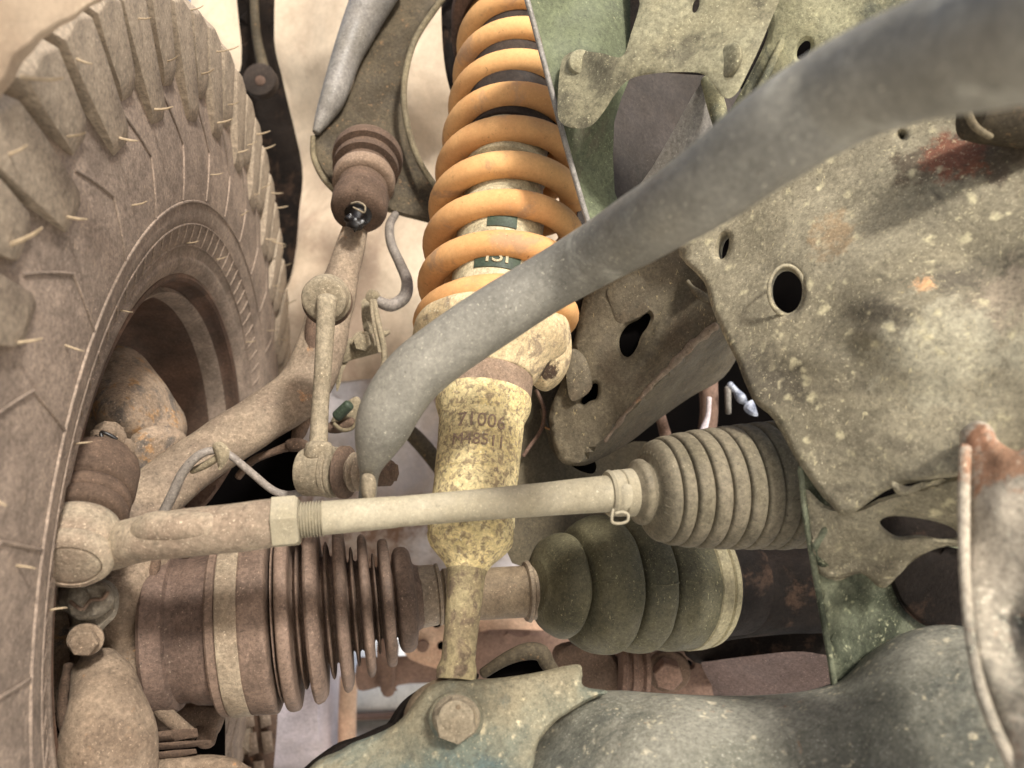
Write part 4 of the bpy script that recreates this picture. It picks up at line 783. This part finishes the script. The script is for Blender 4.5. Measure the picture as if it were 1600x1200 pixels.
lathe('rod', TRA, TRB, [(503, 24), (505, 26.3), (618, 24.5), (621, 23.6), (700, 24.2), (760, 24.6), (850, 26), (900, 27.4), (945, 28.5), (958, 28.5)], M['tie'], t, seg=48, wob=.0002)
# rack bellows
t = thing('rack_bellows', P(1120, 850, .41), 'large ribbed grey rubber bellows boot at the right end of the tie rod', 'bellows boot')
BA, BB = (955, 771, .40), (1300, 752, .435)
lathe('band_clamp', BA, BB, [(948, 26), (949, 34), (953, 37), (957, 35), (962, 36), (968, 36.5), (970, 34), (972, 36.5), (990, 37.5), (996, 38), (1000, 35), (1001, 26)], M['tie'], t, smooth=25)
pr = [(986, 36), (990, 42), (994, 49), (1002, 51), (1007, 47), (1011, 46), (1014, 62), (1019, 74), (1026, 79), (1031, 78)]
x = 1031; r = 78
for i in range(10):
    wdt = 24 if i else 20; r2 = [85, 89, 92, 94, 96, 98, 99, 100, 100, 100][i]
    pr += [(x + .8, r - 11), (x + 2, r2 - 12), (x + 3.5, r2 - 4), (x + wdt * .35, r2 - 1), (x + wdt * .75, r2), (x + wdt - 1.5, r2 - 2)]
    x += wdt; r = r2
pr += [(x + 4, 90)]
lathe('ribbed_boot', BA, BB, [tuple(q) for q in crom(pr, 3)], M['rackboot'], t, smooth=60, seg=110, wob=.0004)
for k in range(34):   # little moulded ticks on the cone face
    a = 2 * math.pi * k / 34
    ca = P(*BA); cb = P(*BB); d_ = (cb - ca).normalized(); u = d_.orthogonal().normalized(); v = d_.cross(u)
    c1, c2_ = ray_line(ca, cb, 1014, 0), ray_line(ca, cb, 1018.5, 0); dd = u * math.cos(a) + v * math.sin(a)
    q1, q2 = c1 + dd * 60 * K * c1.y, c2_ + dd * 71 * K * c2_.y
    if k == 0: tick = tube('moulded_tick', [(*q1, .0006), (*q2, .0005)], M['rackboot'], t, world=True, n=1, seg=6)
    else: tube('moulded_tick', [(*q1, .0006), (*q2, .0005)], M['rackboot'], t, world=True, n=1, seg=6)
tube('clamp_ear', [(958, 796, .372, 2.4), (956, 806, .372, 2.4), (957, 816, .372, 2.4), (968, 818, .372, 2.4), (980, 814, .372, 2.4), (981, 804, .372, 2.4), (972, 800, .372, 2.4), (962, 802, .372, 2.4)], M['tie'], t, n=4, seg=8)
slab('clamp_tongue', [(972, 760), (986, 758), (989, 772), (986, 790), (974, 794)], .373, M['tie'], t, thick=.003, edge=.0008, grid=5)

# ------------------------------------------------------------------ sway bar and its link
def sb(px, py, r): return (px, py, .0150 / (K * r), r)
t = thing('sway_bar', P(1200, 220, .25), 'thick grey sway bar sweeping diagonally from upper right across the spring', 'sway bar')
tube('bar', [sb(1800, -20, 142), sb(1700, 18, 127), sb(1560, 62, 107), sb(1430, 98, 92), sb(1312, 148, 80), sb(1200, 218, 74), sb(1110, 286, 67), sb(1035, 336, 59), sb(960, 380, 52.5), sb(875, 430, 48.5), (780, 490, .362, 47.5), (698, 545, .366, 48), (645, 588, .37, 48.5), (614, 632, .374, 47), (598, 668, .379, 43), (587, 698, .384, 33), (580, 722, .388, 22), (577, 745, .392, 14), (574, 778, .395, 13)], M['bar'], t, n=10, seg=48, wob=.0008, wobs=25)
slab('eye_flat', [(566, 742), (583, 742), (588, 760), (584, 782), (570, 784), (564, 765)], .377, M['link'], t, thick=.03, edge=.003, grid=7)

t = thing('sway_bar_link', P(497, 700, .45), 'dusty sway bar link, round capped top joint on a straight vertical rod', 'stabiliser link')
fa = Vector((.08, -1, -.30))
c = P(510, 455, .455)
disc('joint_boot', P(513, 470, .478), fa, .0158, .008, M['boss'], t, seg=48, prof=[(0, .8), (.2, 1), (.7, 1), (1, .85)])
disc('joint_ring', P(512, 466, .468), fa, .0150, .006, M['link'], t, seg=48, prof=[(0, .9), (.3, 1), (.7, 1), (1, .9)])
disc('top_joint', P(511, 462, .462), fa, .0138, .013, M['link'], t, seg=48, prof=[(0, 1), (.8, 1), (.93, .96), (.985, .88), (1, .84)])
tube('link_rod', [(511, 468, .448, 16), (509, 500, .447, 14.5), (505, 570, .446, 13.5), (500, 640, .444, 13.5), (497, 705, .442, 14.5)], M['link'], t, seg=24)
L1, L2 = (470, 737, .445), (620, 738, .43)
lathe('lower_joint', L1, L2, [(474, 30), (476, 36), (480, 38), (512, 38), (514, 40), (520, 40), (521, 37), (523, 39), (527, 39), (528, 34)], M['link'], t, smooth=30)
slab('joint_shoulder', [(476, 702), (482, 690), (512, 690), (520, 700), (518, 720), (478, 720)], .43, M['link'], t, thick=.018, edge=.004, grid=6)
lathe('joint_flange', L1, L2, [(531, 20), (532, 36), (535, 41), (543, 41), (545, 36), (547, 24)], M['boss'], t, smooth=40)
lathe('joint_bellows', L1, L2, rings([(528, 22), (548, 24), (553, 31), (557, 22), (562, 30), (566, 22), (572, 26)], 4), M['clamp'], t, smooth=50)
lathe('link_nut', L1, L2, [(586, 18), (588, 24), (608, 23), (612, 19), (614, 15), (618, 15)], M['boss'], t, seg=6, smooth=20)

# ------------------------------------------------------------------ brake hose, its bracket, sensor cable
t = thing('brake_hose', P(610, 420, .62), 'thin grey brake hose looping down beside the ball joint to a bracket', 'hose')
tube('hose', [(618, 335, .64, 6), (609, 352, .63, 7), (611, 380, .62, 7.5), (625, 412, .61, 8), (636, 440, .60, 9), (632, 464, .59, 10), (612, 477, .585, 10), (594, 472, .58, 9), (584, 464, .58, 9)], M['hose'], t, n=8, seg=20)
disc('hose_clip', P(586, 465, .58), (-.6, -1, .3), .0052, .006, M['brk'], t, seg=24)
tube('hard_line', [(584, 470, .57, 5), (590, 500, .568, 5), (597, 530, .566, 5), (601, 560, .565, 5), (598, 585, .565, 6)], M['brk'], t, seg=14)
tube('spring_clip', [(580, 470, .565, 3), (583, 500, .562, 3), (590, 535, .56, 3), (593, 550, .56, 3)], M['brk'], t, seg=8)
t = thing('hose_bracket', P(565, 545, .59), 'small dusty bolted bracket carrying the brake hose above the bent grey bar', 'bracket')
slab('bracket_plate', [(540, 532), (556, 526), (582, 524), (590, 535), (592, 550), (578, 555), (552, 562), (536, 566), (534, 548)], .585, M['brk'], t, thick=.006, edge=.002, grid=6)
slab('bracket_leg', [(536, 560), (545, 562), (536, 580), (532, 600), (526, 612), (526, 590)], .587, M['brk'], t, thick=.005, edge=.002, grid=6)
slab('bracket_upright', [(565, 472), (572, 466), (578, 475), (580, 500), (584, 520), (572, 524), (566, 505)], .59, M['brk'], t, thick=.006, edge=.002, grid=6)
bolt(P(567, 535, .583), (.1, -1, -.05), .0072, .007, M['brk'], t, rot=.3, washer=1.25)
tube('retaining_strap', [(588, 528, .575, 4), (600, 522, .575, 5), (607, 518, .577, 4)], M['brk'], t, seg=10)

t = thing('sensor_cable', P(350, 720, .46), 'thin grey sensor cable clipped to the knuckle arm above the tie rod', 'cable')
tube('cable', [(256, 800, .45, 8), (270, 772, .448, 8), (286, 738, .446, 7.5), (310, 712, .445, 7), (336, 704, .447, 6), (360, 712, .448, 6), (392, 738, .45, 6), (425, 765, .452, 6), (450, 773, .455, 6), (475, 768, .46, 6)], M['hose'], t, n=8, seg=16)
tube('second_strand', [(300, 736, .452, 5), (322, 726, .45, 6), (345, 712, .448, 6), (358, 706, .45, 5)], M['brk'], t, seg=12)
slab('cable_clip', [(332, 696), (344, 690), (357, 700), (358, 714), (350, 728), (342, 734), (338, 716)], .442, M['brk'], t, thick=.006, edge=.002, grid=5)
tube('feed_line', [(372, 745, .54, 6), (395, 720, .54, 6), (430, 705, .54, 6), (452, 697, .54, 8)], M['boss'], t, seg=12)
slab('plug', [(446, 690), (462, 684), (482, 690), (484, 704), (465, 706), (450, 704)], .53, M['boss'], t, thick=.01, edge=.003, grid=5)

t = thing('line_fitting', P(545, 640, .56), 'green and grey brake line fitting tucked behind the lower sway bar bend', 'fitting')
slab('fitting_body', [(516, 660), (530, 640), (545, 625), (560, 620), (566, 640), (556, 665), (530, 672)], .57, M['brk'], t, thick=.012, edge=.003, grid=6)
tube('green_cap', [(527, 650, .558, 9), (545, 633, .556, 9)], M['green'], t, seg=16)
tube('ring_loop', [(522, 662, .556, 3), (535, 672, .556, 3.5), (552, 668, .556, 3), (560, 650, .556, 3)], M['lip'], t, seg=8)
tube('elbow_line', [(516, 668, .565, 9), (530, 668, .565, 9), (550, 660, .565, 9)], M['boss'], t, seg=12)
t = thing('vacuum_pipe', P(660, 690, .80), 'brown curved pipe passing behind the sway bar end towards the shock', 'pipe')
tube('pipe', [(600, 655, .74, 12), (630, 668, .74, 12), (655, 690, .74, 13), (680, 720, .74, 13), (705, 755, .74, 13), (720, 790, .74, 13)], M['uca'], t, seg=20)
t = thing('inner_web_shade_sheet', P(420, 720, .62), 'near-black sheet standing for the shade under the knuckle arm beside the link rod', 'plate')
slab('plate', [(300, 700), (460, 600), (475, 640), (470, 770), (300, 830)], .64, M['pit'], t, thick=.01, edge=.002, cr=1)  # near-black sheet stands for the shade under the arm
slab('strap', [(462, 640), (478, 632), (484, 690), (482, 760), (468, 768), (466, 700)], .60, M['linerlow'], t, thick=.006, edge=.002, grid=10)
slab('lower_stay', [(285, 770), (360, 700), (372, 712), (330, 780), (300, 800)], .56, M['red'], t, thick=.01, edge=.003)

# ------------------------------------------------------------------ lower control arm
t = thing('lower_control_arm', P(1000, 1180, .35), 'heavy grey lower control arm with big hex bolt across the bottom right', 'control arm')
slab('arm_body', [(880, 1090), (930, 1078), (1000, 1082), (1080, 1086), (1150, 1087), (1230, 1083), (1290, 1072), (1330, 1052), (1362, 1022), (1395, 998), (1435, 982), (1480, 976), (1515, 980), (1560, 990), (1600, 1100), (1640, 1290), (760, 1290), (800, 1215), (835, 1160)],
     [(880, 1120, .385), (1000, 1090, .375), (1200, 1090, .36), (1250, 1160, .335), (1000, 1180, .345), (1450, 1000, .335), (1480, 1120, .30), (1300, 1250, .30), (800, 1250, .36)], M['lca'], t, thick=.07, edge=.026, grid=13, wav=.003, wavs=28)
slab('mount_bracket', [(470, 1225), (492, 1192), (530, 1172), (556, 1158), (590, 1146), (622, 1128), (648, 1098), (668, 1074), (700, 1062), (750, 1062), (800, 1056), (850, 1048), (902, 1038), (910, 1052), (912, 1072), (950, 1080), (915, 1098), (875, 1122), (842, 1160), (810, 1230), (640, 1280), (470, 1280)],
     [(560, 1170, .375), (712, 1120, .372), (900, 1050, .395), (850, 1130, .378), (560, 1230, .36), (800, 1200, .36)], M['lcab'], t, thick=.012, edge=.0035, grid=10, wav=.002, wavs=40, holes=[])
slab('far_ear', [(600, 1135), (625, 1100), (650, 1080), (690, 1062), (740, 1050), (745, 1062), (700, 1080), (660, 1110), (630, 1140), (560, 1160)], .405, M['dark'], t, thick=.012, edge=.003, grid=8)
slab('far_tail', [(470, 1210), (520, 1165), (560, 1150), (612, 1130), (620, 1160), (540, 1220)], .40, M['dark'], t, thick=.02, edge=.004, grid=8)
slab('bush', [(630, 1120), (645, 1085), (675, 1064), (700, 1060), (690, 1080), (665, 1105), (650, 1130)], .39, M['shaft'], t, thick=.02, edge=.005, grid=7)
axb = Vector((-.02, -1, -.12))
disc('washer', P(713, 1120, .369), axb, .0137, .003, M['lcab'], t, seg=56, prof=[(0, 1), (.7, 1), (1, .95)])
disc('flange_washer', P(713, 1120, .366), axb, .0118, .003, M['link'], t, seg=56, prof=[(0, 1), (.5, 1), (1, .92)])
hb = disc('hex_bolt', P(713, 1119, .363), axb, .0104, .0085, M['link'], t, seg=6, prof=[(0, 1), (.85, 1), (1, .9)], rot=.16, smooth=20)
disc('bolt_crown', P(713, 1119, .3548), axb, .0083, .0012, M['link'], hb, seg=40, prof=[(0, 1), (.6, 1), (1, .9)])
disc('bolt_dimple', P(716, 1104, .3535), axb, .0014, .0006, M['shaft'], hb, seg=16)
tube('bump_strap', [(755, 1052, .44, 8), (790, 1030, .44, 10), (822, 1018, .44, 13), (845, 1020, .44, 13), (855, 1036, .44, 12), (866, 1050, .44, 10)], M['uca'], t, seg=20)
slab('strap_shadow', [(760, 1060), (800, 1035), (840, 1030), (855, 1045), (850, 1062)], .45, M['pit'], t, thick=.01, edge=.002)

# ------------------------------------------------------------------ crossmembers and skid plate behind
t = thing('rear_crossmember', P(780, 1010, .85), 'brown crossmember with punched holes behind the shock stem', 'crossmember')
slab('hole_plate', [(640, 990), (660, 965), (700, 958), (745, 965), (745, 1050), (640, 1030)], .86, M['beige'], t, thick=.01, edge=.003, grid=9, holes=[ell(682, 976, 7, 5, 16), ell(690, 1009, 7, 7, 16)])
disc('plate_bolt', P(661, 1008, .855), (0, -1, 0), .007, .005, M['red'], t, seg=20)
slab('hole_backing', [(670, 960), (705, 960), (705, 1022), (670, 1022)], .90, M['pit'], t, thick=.004, edge=.001, cr=1)
slab('brown_rail', [(740, 990), (860, 985), (960, 990), (1000, 1000), (1000, 1030), (860, 1040), (740, 1060)], .84, M['red'], t, thick=.03, edge=.006, grid=12)
slab('upper_strip', [(740, 955), (900, 958), (960, 985), (940, 996), (740, 990)], .90, M['beige'], t, thick=.02, edge=.005, grid=12, wav=.004)
slab('lower_rail', [(560, 1032), (600, 1026), (860, 1020), (860, 1062), (640, 1068), (620, 1080), (600, 1072), (560, 1078)], .92, M['red'], t, thick=.02, edge=.004, grid=12)
slab('upright', [(590, 1000), (622, 1000), (618, 1050), (615, 1085), (595, 1080)], .90, M['red'], t, thick=.02, edge=.004, grid=10)
t = thing('differential_mount', P(1010, 1050, .62), 'brown bolted differential mount below the olive bellows', 'mount')
slab('mount_plate', [(905, 1000), (960, 985), (1060, 1000), (1110, 1010), (1120, 1050), (1150, 1095), (905, 1095)], .66, M['red'], t, thick=.02, edge=.004, grid=10, wav=.004, holes=[ell(1076, 1037, 6, 6, 14)])
slab('mount_backing', [(1060, 1020), (1095, 1020), (1095, 1055), (1060, 1055)], .70, M['pit'], t, thick=.004, edge=.001, cr=1)
slab('left_lobe', [(868, 1010), (920, 1000), (955, 1015), (975, 1050), (985, 1085), (900, 1085), (868, 1045)], .60, M['boss'], t, thick=.02, edge=.008, grid=10, wav=.003)
lathe('grommet', (962, 1045, .60), (1010, 1047, .60), [(966, 30), (968, 40), (974, 42), (978, 36), (982, 36), (984, 42), (990, 42), (992, 36), (1000, 34), (1004, 40), (1010, 40)], M['red'], t)
disc('mount_bolt', P(1042, 1048, .63), (-.1, -1, -.1), .0125, .012, M['red'], t, seg=6, rot=.3, prof=[(0, 1), (.9, 1), (1, .9)], smooth=20)
disc('bolt_washer', P(1044, 1046, .64), (-.1, -1, -.1), .0185, .006, M['boss'], t, seg=30)
t = thing('skid_plate', P(1200, 1060, .62), 'mauve brown skid plate behind the lower arm, rounded upper corner', 'skid plate')
slab('plate_sheet', [(1096, 1038), (1110, 1033), (1180, 1024), (1240, 1018), (1280, 1022), (1310, 1035), (1330, 1110), (1140, 1110), (1112, 1070)], [(1100, 1050, .62), (1300, 1050, .57)], M['mauve'], t, thick=.006, edge=.0015, grid=12, cr=3)

# distant things seen through the gap
t = thing('far_wheel_drum', P(470, 1150, 1.1), 'pale mauve rounded housing seen below the brown boot', 'housing')
lathe('drum', (380, 1080, 1.05), (540, 1075, 1.05), [(380, 60), (400, 100), (440, 112), (500, 110), (524, 106), (528, 90)], M['pale'], t, wob=.002)
tube('drum_post', [(545, 1060, 1.0, 14), (543, 1110, 1.0, 14), (542, 1180, 1.0, 14)], M['beige'], t)
slab('base_block', [(418, 1130), (532, 1120), (532, 1230), (418, 1230)], 1.04, M['pale'], t, thick=.08, edge=.01, cr=1)
t = thing('spare_tyre', P(390, 1160, .9), 'narrow brown strip of lugged tyre tread below the brown boot', 'tyre')
slab('tread_strip', [(345, 1100), (385, 1095), (435, 1098), (432, 1150), (425, 1230), (350, 1230)], .80, M['rim'], t, thick=.05, edge=.01, cr=1)
for i in range(7):
    x, y = [(352, 1108), (378, 1104), (404, 1102), (356, 1150), (384, 1146), (408, 1144), (396, 1190)][i]
    slab('tread_block', [(x, y), (x + 16, y - 2), (x + 20, y + 30), (x + 4, y + 36)], .785, M['tyre'], t, thick=.02, edge=.004, cr=1, grid=8)
t = thing('parked_trailer', P(600, 1115, 1.0), 'overexposed pale body beyond the car with a dark lower stripe', 'vehicle')
slab('body_panel', [(500, 1075), (700, 1060), (760, 1060), (760, 1112), (500, 1120)], 1.3, M['concrete'], t, thick=.1, edge=.01, cr=1)
slab('stripe', [(520, 1116), (760, 1108), (760, 1118), (520, 1128)], 1.28, M['red'], t, thick=.08, edge=.005, cr=1)
# mount at the upper right behind the bar
t = thing('bar_bushing', P(1570, 190, .32), 'dark round bushing half hidden under the sway bar at upper right', 'bushing')
lathe('bush_body', (1520, 175, .34), (1680, 185, .34), [(1512, 30), (1518, 42), (1540, 46), (1600, 50), (1680, 50)], M['uca'], t)
tube('bush_lip', [(1508, 150, .335, 5), (1512, 175, .333, 6), (1524, 198, .333, 6), (1548, 214, .334, 5)], M['lip'], t, seg=12)
